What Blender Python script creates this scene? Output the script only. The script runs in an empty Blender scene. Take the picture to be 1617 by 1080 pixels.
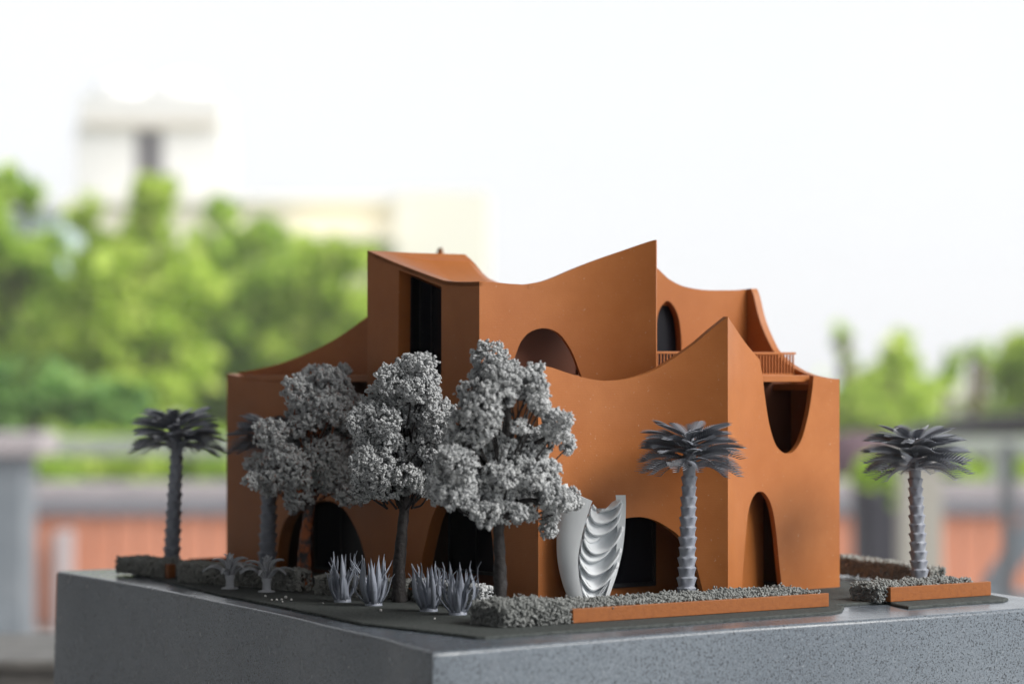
import bpy, bmesh, math, random
import numpy as np
from mathutils import Vector, Matrix

random.seed(7)
rng = np.random.default_rng(11)
scene = bpy.context.scene
COL = scene.collection

# ------------------------------------------------------------------ camera
FPX = 4260.0            # focal length in photo pixels (photo 1617 x 1080)
CAMH = 0.15             # eye height above the model's ground plate (metres)
PITCH = math.atan(55.0 / FPX)
cam = bpy.data.cameras.new('camera')
cam.sensor_width = 36.0
cam.lens = FPX / 1617.0 * 36.0
cam.clip_start = 0.02
cam.clip_end = 2000.0
cam.dof.use_dof = True
cam.dof.focus_distance = 1.77
cam.dof.aperture_fstop = cam.lens / 1000.0 / 0.0165
camo = bpy.data.objects.new('camera', cam)
COL.objects.link(camo)
camo.location = (0, 0, CAMH)
camo.rotation_euler = (math.pi / 2 + PITCH, 0, 0)
scene.camera = camo

# ------------------------------------------------------------------ world, sun, exposure
SUN_EL, SUN_AZ = math.radians(40), math.radians(114)      # azimuth clockwise from +Y
world = bpy.data.worlds.new('World')
scene.world = world
world.use_nodes = True
nt = world.node_tree
nt.nodes.clear()
sky = nt.nodes.new('ShaderNodeTexSky')
sky.sky_type = 'NISHITA'
sky.sun_disc = False
sky.sun_elevation = SUN_EL
sky.sun_rotation = SUN_AZ
sky.air_density = 1.0
sky.dust_density = 1.0
sky.ozone_density = 1.0
hsv = nt.nodes.new('ShaderNodeHueSaturation')
hsv.inputs['Saturation'].default_value = 0.22
bgn = nt.nodes.new('ShaderNodeBackground')
bgn.inputs['Strength'].default_value = 0.10
wout = nt.nodes.new('ShaderNodeOutputWorld')
nt.links.new(sky.outputs[0], hsv.inputs['Color'])
ctc = nt.nodes.new('ShaderNodeTexCoord')
cno = nt.nodes.new('ShaderNodeTexNoise')
cno.inputs['Scale'].default_value = 2.2
cno.inputs['Detail'].default_value = 5
nt.links.new(ctc.outputs['Generated'], cno.inputs['Vector'])
crp = nt.nodes.new('ShaderNodeValToRGB')
crp.color_ramp.elements[0].position = 0.3
crp.color_ramp.elements[1].position = 0.7
crp.color_ramp.elements[0].color = (0.82, 0.84, 0.87, 1)
crp.color_ramp.elements[1].color = (0.92, 0.93, 0.955, 1)
nt.links.new(cno.outputs['Fac'], crp.inputs['Fac'])
cmul = nt.nodes.new('ShaderNodeVectorMath')
cmul.operation = 'SCALE'
cmul.inputs['Scale'].default_value = 2.78
nt.links.new(crp.outputs[0], cmul.inputs[0])
cmix = nt.nodes.new('ShaderNodeMix')
cmix.data_type = 'RGBA'
cmix.inputs['Factor'].default_value = 0.9
nt.links.new(hsv.outputs[0], cmix.inputs['A'])
nt.links.new(cmul.outputs[0], cmix.inputs['B'])
nt.links.new(cmix.outputs['Result'], bgn.inputs['Color'])
nt.links.new(bgn.outputs[0], wout.inputs['Surface'])

sl = bpy.data.lights.new('sun', 'SUN')
sl.energy = 1.5
sl.angle = math.radians(40)
sl.color = (1.0, 0.965, 0.91)
so = bpy.data.objects.new('sun', sl)
COL.objects.link(so)
sd = Vector((math.sin(SUN_AZ) * math.cos(SUN_EL), math.cos(SUN_AZ) * math.cos(SUN_EL), math.sin(SUN_EL)))
so.rotation_euler = sd.to_track_quat('Z', 'Y').to_euler()

scene.view_settings.view_transform = 'Standard'
scene.view_settings.look = 'None'
scene.view_settings.exposure = 1.95
scene.view_settings.gamma = 1.0
scene.cycles.use_denoising = True
scene.cycles.max_bounces = 8

# ------------------------------------------------------------------ pixel -> place helpers
CT, ST = math.cos(PITCH), math.sin(PITCH)
def ray(px, py):
    x, y = px - 808.5, 540.0 - py
    return np.array([x, FPX * CT - y * ST, FPX * ST + y * CT])
ORG = np.array([0, 0, CAMH])
def at(px, py, Y):
    d = ray(px, py)
    return ORG + d * (Y / d[1])
def on_z(px, py, z):
    d = ray(px, py)
    return ORG + d * ((z - CAMH) / d[2])
def mpp(Y):
    return Y / FPX

# house frame: origin at the near corner, u along the right-hand front, v along the left-hand side
A0 = on_z(850, 955, 0.0)
UD = np.array([6040.0, FPX, 0.0]); UD /= np.linalg.norm(UD)
VD = np.array([-UD[1], UD[0], 0.0])
HROT = math.atan2(UD[1], UD[0])
OL = np.array([np.dot(ORG - A0, UD), np.dot(ORG - A0, VD), CAMH])
def rl(px, py):
    d = ray(px, py)
    return np.array([np.dot(d, UD), np.dot(d, VD), d[2]])
def on_v(px, py, v):            # -> (u, z) on the plane v = const
    d = rl(px, py); t = (v - OL[1]) / d[1]
    p = OL + d * t
    return p[0], p[2]
def on_u(px, py, u):            # -> (v, z) on the plane u = const
    d = rl(px, py); t = (u - OL[0]) / d[0]
    p = OL + d * t
    return p[1], p[2]
def to_local(p):
    q = np.array(p) - A0
    return np.array([np.dot(q, UD), np.dot(q, VD), q[2]])
def to_world(u, v, z):
    return A0 + UD * u + VD * v + np.array([0, 0, z])

# ------------------------------------------------------------------ materials
def mat(name, color, rough=0.6, spec=0.4, noise=None, bump=None, var=0.0, coat=0.0, transl=0.0, metallic=0.0):
    """noise=(scale, second colour, lo, hi); bump=(scale, strength, distance)"""
    m = bpy.data.materials.new(name)
    m.use_nodes = True
    n = m.node_tree
    b = n.nodes['Principled BSDF']
    b.inputs['Base Color'].default_value = (*color, 1)
    b.inputs['Roughness'].default_value = rough
    b.inputs['Specular IOR Level'].default_value = spec
    b.inputs['Metallic'].default_value = metallic
    tc = n.nodes.new('ShaderNodeTexCoord')
    last = None
    if noise:
        t = n.nodes.new('ShaderNodeTexNoise')
        t.inputs['Scale'].default_value = noise[0]
        t.inputs['Detail'].default_value = 6
        n.links.new(tc.outputs['Object'], t.inputs['Vector'])
        r = n.nodes.new('ShaderNodeValToRGB')
        r.color_ramp.elements[0].position = noise[2]
        r.color_ramp.elements[1].position = noise[3]
        r.color_ramp.elements[0].color = (*color, 1)
        r.color_ramp.elements[1].color = (*noise[1], 1)
        n.links.new(t.outputs['Fac'], r.inputs['Fac'])
        n.links.new(r.outputs['Color'], b.inputs['Base Color'])
        last = r.outputs['Color']
    if bump:
        t2 = n.nodes.new('ShaderNodeTexNoise')
        t2.inputs['Scale'].default_value = bump[0]
        t2.inputs['Detail'].default_value = 4
        n.links.new(tc.outputs['Object'], t2.inputs['Vector'])
        bp = n.nodes.new('ShaderNodeBump')
        bp.inputs['Strength'].default_value = bump[1]
        bp.inputs['Distance'].default_value = bump[2]
        n.links.new(t2.outputs['Fac'], bp.inputs['Height'])
        n.links.new(bp.outputs['Normal'], b.inputs['Normal'])
    m['_tc'] = 1
    return m

def foliage_mat(name, cols, transl=0.35, rough=0.6):
    m = bpy.data.materials.new(name)
    m.use_nodes = True
    n = m.node_tree
    b = n.nodes['Principled BSDF']
    b.inputs['Roughness'].default_value = rough
    b.inputs['Specular IOR Level'].default_value = 0.25
    g = n.nodes.new('ShaderNodeNewGeometry')
    r = n.nodes.new('ShaderNodeValToRGB')
    els = r.color_ramp.elements
    while len(els) < len(cols):
        els.new(0.5)
    for i, c in enumerate(cols):
        els[i].position = i / (len(cols) - 1)
        els[i].color = (*c, 1)
    n.links.new(g.outputs['Random Per Island'], r.inputs['Fac'])
    n.links.new(r.outputs['Color'], b.inputs['Base Color'])
    if transl > 0:
        tr = n.nodes.new('ShaderNodeBsdfTranslucent')
        n.links.new(r.outputs['Color'], tr.inputs['Color'])
        mx = n.nodes.new('ShaderNodeMixShader')
        mx.inputs['Fac'].default_value = transl
        n.links.new(b.outputs[0], mx.inputs[1])
        n.links.new(tr.outputs[0], mx.inputs[2])
        n.links.new(mx.outputs[0], n.nodes['Material Output'].inputs['Surface'])
    return m

def speckle_mat():
    """grey cast terrazzo with dark chips of several sizes"""
    m = bpy.data.materials.new('speckled_concrete')
    m.use_nodes = True
    n = m.node_tree
    b = n.nodes['Principled BSDF']
    b.inputs['Roughness'].default_value = 0.30
    b.inputs['Specular IOR Level'].default_value = 0.5
    tc = n.nodes.new('ShaderNodeTexCoord')
    base = n.nodes.new('ShaderNodeTexNoise')
    base.inputs['Scale'].default_value = 9
    base.inputs['Detail'].default_value = 5
    n.links.new(tc.outputs['Object'], base.inputs['Vector'])
    r0 = n.nodes.new('ShaderNodeValToRGB')
    r0.color_ramp.elements[0].position = 0.3
    r0.color_ramp.elements[1].position = 0.7
    r0.color_ramp.elements[0].color = (0.108, 0.130, 0.158, 1)
    r0.color_ramp.elements[1].color = (0.135, 0.160, 0.19, 1)
    n.links.new(base.outputs['Fac'], r0.inputs['Fac'])
    cur = r0.outputs['Color']
    for sc, lo, hi, col, amt in ((820, 0.34, 0.42, (0.018, 0.021, 0.028), 0.93), (1350, 0.36, 0.44, (0.024, 0.028, 0.036), 0.85), (520, 0.28, 0.34, (0.012, 0.013, 0.017), 0.9), (760, 0.30, 0.38, (0.24, 0.27, 0.30), 0.5)):
        t = n.nodes.new('ShaderNodeTexNoise')
        t.inputs['Scale'].default_value = sc
        t.inputs['Detail'].default_value = 1.5
        mp = n.nodes.new('ShaderNodeMapping')
        mp.inputs['Location'].default_value = (sc * 0.013, sc * 0.007, sc * 0.003)
        n.links.new(tc.outputs['Object'], mp.inputs['Vector'])
        n.links.new(mp.outputs[0], t.inputs['Vector'])
        r = n.nodes.new('ShaderNodeMapRange')
        r.inputs['From Min'].default_value = hi
        r.inputs['From Max'].default_value = lo
        r.inputs['To Max'].default_value = amt
        n.links.new(t.outputs['Fac'], r.inputs['Value'])
        mx = n.nodes.new('ShaderNodeMix')
        mx.data_type = 'RGBA'
        mx.inputs['B'].default_value = (*col, 1)
        n.links.new(r.outputs[0], mx.inputs['Factor'])
        n.links.new(cur, mx.inputs['A'])
        cur = mx.outputs['Result']
    n.links.new(cur, b.inputs['Base Color'])
    rr = n.nodes.new('ShaderNodeTexNoise')
    rr.inputs['Scale'].default_value = 60
    n.links.new(tc.outputs['Object'], rr.inputs['Vector'])
    mr = n.nodes.new('ShaderNodeMapRange')
    mr.inputs['To Min'].default_value = 0.16
    mr.inputs['To Max'].default_value = 0.34
    n.links.new(rr.outputs['Fac'], mr.inputs['Value'])
    n.links.new(mr.outputs[0], b.inputs['Roughness'])
    return m

M = {}
M['terracotta'] = mat('terracotta_paint', (0.37, 0.122, 0.031), 0.47, 0.34, noise=(14, (0.42, 0.148, 0.040), 0.35, 0.7), bump=(900, 0.25, 0.0003))
def terracotta_detail(m):
    n = m.node_tree; b = n.nodes['Principled BSDF']
    tc = n.nodes.new('ShaderNodeTexCoord')
    src = b.inputs['Base Color'].links[0].from_socket
    # broad cloudy wear of the sprayed paint, and pale dust specks
    c = n.nodes.new('ShaderNodeTexNoise'); c.inputs['Scale'].default_value = 38; c.inputs['Detail'].default_value = 7; c.inputs['Roughness'].default_value = 0.65
    n.links.new(tc.outputs['Object'], c.inputs['Vector'])
    r = n.nodes.new('ShaderNodeMapRange'); r.inputs['From Min'].default_value = 0.35; r.inputs['From Max'].default_value = 0.7
    r.inputs['To Min'].default_value = 0.0; r.inputs['To Max'].default_value = 0.55
    n.links.new(c.outputs['Fac'], r.inputs['Value'])
    mx = n.nodes.new('ShaderNodeMix'); mx.data_type = 'RGBA'; mx.inputs['B'].default_value = (0.315, 0.096, 0.018, 1)
    n.links.new(r.outputs[0], mx.inputs['Factor']); n.links.new(src, mx.inputs['A'])
    d = n.nodes.new('ShaderNodeTexNoise'); d.inputs['Scale'].default_value = 640; d.inputs['Detail'].default_value = 1
    n.links.new(tc.outputs['Object'], d.inputs['Vector'])
    r2 = n.nodes.new('ShaderNodeMapRange'); r2.inputs['From Min'].default_value = 0.735; r2.inputs['From Max'].default_value = 0.78; r2.inputs['To Max'].default_value = 0.5
    n.links.new(d.outputs['Fac'], r2.inputs['Value'])
    mx2 = n.nodes.new('ShaderNodeMix'); mx2.data_type = 'RGBA'; mx2.inputs['B'].default_value = (0.50, 0.36, 0.26, 1)
    n.links.new(r2.outputs[0], mx2.inputs['Factor']); n.links.new(mx.outputs['Result'], mx2.inputs['A'])
    n.links.new(mx2.outputs['Result'], b.inputs['Base Color'])
    # faint printed layer lines
    w = n.nodes.new('ShaderNodeTexWave'); w.bands_direction = 'Z'; w.inputs['Scale'].default_value = 290; w.inputs['Distortion'].default_value = 1.2; w.inputs['Detail'].default_value = 2
    n.links.new(tc.outputs['Object'], w.inputs['Vector'])
    old = b.inputs['Normal'].links[0].from_node
    bp = n.nodes.new('ShaderNodeBump'); bp.inputs['Strength'].default_value = 0.10; bp.inputs['Distance'].default_value = 0.00018
    n.links.new(w.outputs['Fac'], bp.inputs['Height']); n.links.new(old.outputs[0], bp.inputs['Normal'])
    n.links.new(bp.outputs[0], b.inputs['Normal'])
terracotta_detail(M['terracotta'])
M['kerb'] = mat('kerb_paint', (0.27, 0.09, 0.022), 0.5, 0.3, noise=(300, (0.225, 0.072, 0.018), 0.4, 0.7), bump=(700, 0.5, 0.0004))
M['dark_frame'] = mat('dark_frame', (0.018, 0.02, 0.023), 0.35, 0.5)
M['pane'] = mat('black_pane', (0.006, 0.006, 0.010), 0.3, 0.2)
M['interior_shade'] = mat('interior_shade_brown', (0.10, 0.03, 0.012), 0.6, 0.3)  # darker copy of the house paint; room shade is put into the colour
M['flock'] = mat('grey_flock', (0.40, 0.415, 0.43), 0.8, 0.15, noise=(120, (0.50, 0.515, 0.525), 0.35, 0.65))
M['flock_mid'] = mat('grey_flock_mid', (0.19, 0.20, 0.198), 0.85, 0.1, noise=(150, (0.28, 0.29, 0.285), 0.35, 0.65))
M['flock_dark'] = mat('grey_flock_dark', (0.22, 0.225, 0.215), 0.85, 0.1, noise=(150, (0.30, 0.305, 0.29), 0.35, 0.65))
M['bark'] = mat('dark_bark', (0.020, 0.018, 0.018), 0.6, 0.25, noise=(250, (0.045, 0.042, 0.044), 0.4, 0.75), bump=(500, 1.0, 0.0009))
M['rusty_bark'] = mat('rusty_bark', (0.03, 0.025, 0.027), 0.55, 0.4, noise=(130, (0.30, 0.08, 0.02), 0.44, 0.58), bump=(500, 1.0, 0.0009))
M['palm_leaf'] = mat('palm_leaf_grey', (0.195, 0.21, 0.245), 0.4, 0.5)
M['palm_trunk'] = mat('palm_trunk_grey', (0.19, 0.205, 0.25), 0.5, 0.45, noise=(180, (0.26, 0.28, 0.32), 0.4, 0.7))
M['agave'] = mat('agave_grey', (0.27, 0.30, 0.365), 0.45, 0.45)
M['succulent'] = mat('succulent_grey', (0.42, 0.44, 0.48), 0.5, 0.4)
M['white'] = mat('white_resin', (0.74, 0.77, 0.80), 0.65, 0.2)
M['felt'] = mat('ground_felt', (0.085, 0.094, 0.092), 0.85, 0.12, noise=(420, (0.042, 0.048, 0.048), 0.35, 0.7), bump=(900, 0.9, 0.0008))
M['speckle'] = speckle_mat()
M['pebble'] = mat('white_pebble', (0.6, 0.6, 0.6), 0.7, 0.3)

# background materials
M['tile'] = mat('red_wall_tile', (0.48, 0.20, 0.12), 0.6, 0.3, noise=(3, (0.54, 0.235, 0.15), 0.35, 0.7))
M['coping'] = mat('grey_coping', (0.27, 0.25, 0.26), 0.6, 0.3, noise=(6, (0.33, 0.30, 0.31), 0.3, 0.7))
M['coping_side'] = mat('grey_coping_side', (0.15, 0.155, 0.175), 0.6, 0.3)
M['pillar'] = mat('grey_pillar', (0.115, 0.135, 0.155), 0.7, 0.3, noise=(5, (0.16, 0.18, 0.20), 0.3, 0.7))
M['rail'] = mat('pale_metal_rail', (0.24, 0.27, 0.235), 0.4, 0.5)
M['darkmetal'] = mat('dark_grey_metal', (0.07, 0.08, 0.09), 0.4, 0.5)
M['beige'] = mat('beige_plaster', (0.29, 0.28, 0.25), 0.8, 0.2)
M['cream'] = mat('cream_plaster', (0.84, 0.78, 0.60), 0.85, 0.2, noise=(0.4, (0.86, 0.81, 0.66), 0.3, 0.7))
M['paleplaster'] = mat('pale_plaster', (0.82, 0.79, 0.70), 0.85, 0.2)
M['whiteplaster'] = mat('white_plaster', (0.62, 0.62, 0.61), 0.85, 0.2)
M['tankwhite'] = mat('white_tank', (0.86, 0.86, 0.86), 0.5, 0.3)
M['ledgeplaster'] = mat('stained_ledge', (0.56, 0.52, 0.45), 0.85, 0.2)
M['greyglass'] = mat('grey_window', (0.16, 0.15, 0.16), 0.3, 0.5)
M['bluehouse'] = mat('pale_blue_plaster', (0.42, 0.52, 0.56), 0.8, 0.2)
M['tiledark'] = mat('dark_roof', (0.018, 0.016, 0.018), 0.7, 0.3)
M['mauve'] = mat('mauve_cloth', (0.11, 0.075, 0.088), 0.9, 0.1)
M['pot'] = mat('dark_pot', (0.035, 0.035, 0.045), 0.6, 0.3)
M['paving'] = mat('terrace_paving', (0.42, 0.40, 0.38), 0.7, 0.3, noise=(2, (0.48, 0.46, 0.44), 0.3, 0.7))
M['ledge'] = mat('ledge_stone', (0.13, 0.125, 0.12), 0.6, 0.3, noise=(25, (0.2, 0.195, 0.185), 0.35, 0.7))
M['shade_porch'] = mat('grey_shade_porch', (0.22, 0.225, 0.23), 0.7, 0.3, noise=(4, (0.26, 0.265, 0.27), 0.3, 0.7))
M['grass'] = mat('far_ground', (0.07, 0.11, 0.03), 0.9, 0.1)
M['fol_bright'] = foliage_mat('bright_foliage', [(0.23, 0.36, 0.035), (0.49, 0.66, 0.085), (0.70, 0.80, 0.20)], 0.5)
M['fol_mid'] = foliage_mat('mid_foliage', [(0.15, 0.28, 0.03), (0.39, 0.58, 0.07), (0.62, 0.76, 0.17)], 0.5)
M['fol_blue'] = foliage_mat('bluish_foliage', [(0.08, 0.20, 0.05), (0.20, 0.38, 0.09), (0.34, 0.54, 0.16)], 0.5)
M['wood'] = mat('brown_bark', (0.10, 0.07, 0.045), 0.9, 0.1)

# ------------------------------------------------------------------ object helpers
def link(o, parent=None):
    COL.objects.link(o)
    if parent is not None:
        o.parent = parent
    return o
def tag(o, label=None, cat=None, group=None, kind=None):
    if label: o['label'] = label
    if cat: o['category'] = cat
    if group: o['group'] = group
    if kind: o['kind'] = kind
    return o
def empty(name, loc=(0, 0, 0), rz=0.0):
    o = bpy.data.objects.new(name, None)
    o.empty_display_size = 0.01
    link(o)
    o.location = loc
    o.rotation_euler = (0, 0, rz)
    return o
def pmesh(name, verts, faces, m, parent=None, smooth=None, fix=True):
    me = bpy.data.meshes.new(name)
    me.from_pydata([tuple(map(float, v)) for v in verts], [], [tuple(f) for f in faces])
    if fix:
        bm = bmesh.new(); bm.from_mesh(me)
        bmesh.ops.remove_doubles(bm, verts=bm.verts, dist=1e-7)
        bmesh.ops.recalc_face_normals(bm, faces=bm.faces)
        bm.to_mesh(me); bm.free()
    me.materials.append(m)
    if smooth is not None:
        me.polygons.foreach_set('use_smooth', [True] * len(me.polygons))
        me.set_sharp_from_angle(angle=math.radians(smooth))
    me.update()
    o = bpy.data.objects.new(name, me)
    return link(o, parent)
def fast_mesh(name, V, F, m, parent=None, smooth=True):
    """V (n,3) F (k,3|4) numpy"""
    me = bpy.data.meshes.new(name)
    V = np.ascontiguousarray(V, dtype=np.float32); F = np.ascontiguousarray(F, dtype=np.int32)
    k, c = F.shape
    me.vertices.add(len(V)); me.vertices.foreach_set('co', V.ravel())
    me.loops.add(k * c); me.loops.foreach_set('vertex_index', F.ravel())
    me.polygons.add(k)
    me.polygons.foreach_set('loop_start', np.arange(k, dtype=np.int32) * c)
    me.update(calc_edges=True)
    if smooth:
        me.polygons.foreach_set('use_smooth', np.ones(k, dtype=bool))
    me.validate()
    me.materials.append(m)
    o = bpy.data.objects.new(name, me)
    return link(o, parent)

def box_vf(x0, x1, y0, y1, z0, z1):
    v = [(x0, y0, z0), (x1, y0, z0), (x1, y1, z0), (x0, y1, z0), (x0, y0, z1), (x1, y0, z1), (x1, y1, z1), (x0, y1, z1)]
    f = [(0, 3, 2, 1), (4, 5, 6, 7), (0, 1, 5, 4), (1, 2, 6, 5), (2, 3, 7, 6), (3, 0, 4, 7)]
    return v, f
def bevel_box(name, x0, x1, y0, y1, z0, z1, m, parent=None, bev=0.0):
    me = bpy.data.meshes.new(name)
    bm = bmesh.new()
    v, f = box_vf(x0, x1, y0, y1, z0, z1)
    bv = [bm.verts.new(p) for p in v]
    for q in f: bm.faces.new([bv[i] for i in q])
    bmesh.ops.recalc_face_normals(bm, faces=bm.faces)
    if bev > 0:
        bmesh.ops.bevel(bm, geom=list(bm.edges), offset=bev, segments=2, affect='EDGES', profile=0.5)
    bm.to_mesh(me); bm.free()
    me.materials.append(m)
    o = bpy.data.objects.new(name, me)
    return link(o, parent)

def tube_vf(pts, radii, n=10, twist=0.0, noise=0.0):
    P = [np.array(p, float) for p in pts]
    V, F = [], []
    up = np.array([0.0, 0, 1])
    prev = None
    for i, p in enumerate(P):
        t = (P[min(i + 1, len(P) - 1)] - P[max(i - 1, 0)]); t /= (np.linalg.norm(t) + 1e-12)
        if prev is None:
            a = np.cross(t, np.array([1.0, 0, 0]))
            if np.linalg.norm(a) < 0.2: a = np.cross(t, np.array([0, 1.0, 0]))
        else:
            a = prev - t * np.dot(prev, t)
        a /= np.linalg.norm(a); b = np.cross(t, a); prev = a
        for k in range(n):
            th = 2 * math.pi * k / n
            r = radii[i] * (1 + noise * (random.random() - 0.5))
            V.append(p + r * (math.cos(th) * a + math.sin(th) * b))
    for i in range(len(P) - 1):
        for k in range(n):
            F.append((i * n + k, i * n + (k + 1) % n, (i + 1) * n + (k + 1) % n, (i + 1) * n + k))
    F.append(tuple(range(n - 1, -1, -1)))
    F.append(tuple(range((len(P) - 1) * n, len(P) * n)))
    return V, F
def join_vf(parts):
    V, F = [], []
    for v, f in parts:
        o = len(V)
        V += list(v); F += [tuple(i + o for i in q) for q in f]
    return V, F
def lathe_vf(prof, n=24, c=(0, 0, 0)):
    V, F = [], []
    for r, z in prof:
        for k in range(n):
            a = 2 * math.pi * k / n
            V.append((c[0] + r * math.cos(a), c[1] + r * math.sin(a), c[2] + z))
    for i in range(len(prof) - 1):
        for k in range(n):
            F.append((i * n + k, i * n + (k + 1) % n, (i + 1) * n + (k + 1) % n, (i + 1) * n + k))
    F.append(tuple(range(n - 1, -1, -1)))
    F.append(tuple(range((len(prof) - 1) * n, len(prof) * n)))
    return V, F

def catmull(pts, sub=6):
    P = np.array(pts, float)
    if len(P) < 3: return P
    Q = np.vstack([2 * P[0] - P[1], P, 2 * P[-1] - P[-2]])
    out = []
    for i in range(1, len(Q) - 2):
        p0, p1, p2, p3 = Q[i - 1], Q[i], Q[i + 1], Q[i + 2]
        for k in range(sub):
            t = k / sub
            out.append(0.5 * ((2 * p1) + (-p0 + p2) * t + (2 * p0 - 5 * p1 + 4 * p2 - p3) * t * t + (-p0 + 3 * p1 - 3 * p2 + p3) * t ** 3))
    out.append(P[-1])
    return np.array(out)
def mono(P):
    P = np.array(P, float)
    if P[0, 0] > P[-1, 0]: P = P[::-1]
    P = P.copy()
    P[:, 0] = np.maximum.accumulate(P[:, 0] + np.arange(len(P)) * 1e-9)
    return P

# flock grains -------------------------------------------------------------
_t = (1 + 5 ** 0.5) / 2
ICO_V = np.array([(-1, _t, 0), (1, _t, 0), (-1, -_t, 0), (1, -_t, 0), (0, -1, _t), (0, 1, _t), (0, -1, -_t), (0, 1, -_t), (_t, 0, -1), (_t, 0, 1), (-_t, 0, -1), (-_t, 0, 1)], float)
ICO_V /= np.linalg.norm(ICO_V[0])
ICO_F = np.array([(0, 11, 5), (0, 5, 1), (0, 1, 7), (0, 7, 10), (0, 10, 11), (1, 5, 9), (5, 11, 4), (11, 10, 2), (10, 7, 6), (7, 1, 8), (3, 9, 4), (3, 4, 2), (3, 2, 6), (3, 6, 8), (3, 8, 9), (4, 9, 5), (2, 4, 11), (6, 2, 10), (8, 6, 7), (9, 8, 1)])
def rand_rot(n):
    q = rng.normal(size=(n, 4)); q /= np.linalg.norm(q, axis=1)[:, None]
    w, x, y, z = q.T
    return np.stack([1 - 2 * (y * y + z * z), 2 * (x * y - z * w), 2 * (x * z + y * w), 2 * (x * y + z * w), 1 - 2 * (x * x + z * z), 2 * (y * z - x * w), 2 * (x * z - y * w), 2 * (y * z + x * w), 1 - 2 * (x * x + y * y)], axis=1).reshape(n, 3, 3)
def grains(name, centers, r, m, parent=None, elong=1.7):
    n = len(centers)
    sc = np.stack([rng.uniform(0.6, 1.0, n), rng.uniform(0.6, 1.0, n), rng.uniform(1.0, elong, n)], axis=1) * (r * rng.uniform(0.65, 1.25, n))[:, None]
    T = ICO_V[None] * sc[:, None, :] * rng.uniform(0.8, 1.2, (n, 12, 1))
    R = rand_rot(n)
    V = np.einsum('nij,nkj->nki', R, T) + np.asarray(centers)[:, None, :]
    F = ICO_F[None] + (np.arange(n) * 12)[:, None, None]
    return fast_mesh(name, V.reshape(-1, 3), F.reshape(-1, 3), m, parent)
def vnoise(P, s, seed=0):
    """cheap smooth value noise built from sines"""
    r = np.random.default_rng(seed)
    o = np.zeros(len(P))
    for k in range(5):
        w = r.normal(size=3) * s * (1 + 0.5 * k); ph = r.uniform(0, 6.28)
        o += np.sin(P @ w + ph)
    return o / 5

def leaf_cloud(name, blobs, n, size, m, parent=None, seed=1):
    """many small leaf quads filling the blobs; blobs = [(cx,cy,cz,rx,ry,rz)]"""
    r = np.random.default_rng(seed)
    B = np.array(blobs, float)
    if len(B) > 3:                          # ragged outline: small tufts round every clump
        sat = []
        for b in B:
            for _ in range(5):
                q = r.normal(size=3); q /= np.linalg.norm(q)
                f = r.uniform(0.22, 0.42)
                sat.append(np.concatenate([b[:3] + q * b[3:6] * r.uniform(0.85, 1.15), b[3:6] * f]))
        B = np.vstack([B, sat])
    w = (B[:, 3] * B[:, 5]); w = w / w.sum()
    idx = r.choice(len(B), n, p=w)
    d = r.normal(size=(n, 3)); d /= np.linalg.norm(d, axis=1)[:, None]
    rad = r.uniform(0.35, 1.0, n) ** 0.6
    C = B[idx, :3] + d * rad[:, None] * B[idx, 3:6]
    keep = vnoise(C, 3.6, seed) + r.normal(0, 0.14, n) > -0.06
    C = C[keep]; n = len(C)
    R = np.array(rand_rot(n))
    L = size * r.uniform(0.6, 1.5, n)
    q = np.array([(-0.5, 0, 0), (0, -0.32, 0.08), (0.5, 0, 0), (0, 0.32, 0.08)])
    V = np.einsum('nij,nkj->nki', R, q[None] * L[:, None, None]) + C[:, None, :]
    F = np.arange(n * 4).reshape(n, 4)
    return fast_mesh(name, V.reshape(-1, 3), F, m, parent, smooth=False)

# ------------------------------------------------------------------ the setting
terr_z = at(300, 992, 16.0)[2]
def ground_sheet(name, x0, x1, y0, y1, z, m):
    o = pmesh(name, [(x0, y0, z), (x1, y0, z), (x1, y1, z), (x0, y1, z)], [(0, 1, 2, 3)], m, fix=False)
    return tag(o, kind='structure')
ground_sheet('ground', -240, 240, -60, 260, terr_z - 4.0, M['grass'])
tf = bevel_box('terrace_floor', -20, 20, -4, 16.6, terr_z - 0.25, terr_z, M['paving'])
tag(tf, kind='structure')
# assumed covered terrace, unseen: two walls and a roof added to darken left-facing sides
bw = bevel_box('wall', -6.0, 0.35, -1.6, -1.4, terr_z, 1.75, M['shade_porch'])
tag(bw, kind='structure')
sw = bevel_box('wall', -1.12, -0.92, -1.395, 3.4, terr_z, 1.75, M['shade_porch'])
tag(sw, kind='structure')
rf = bevel_box('roof', -4.0, 1.5, -1.7, 3.4, 1.755, 1.9, M['shade_porch'])
tag(rf, kind='structure')

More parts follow.
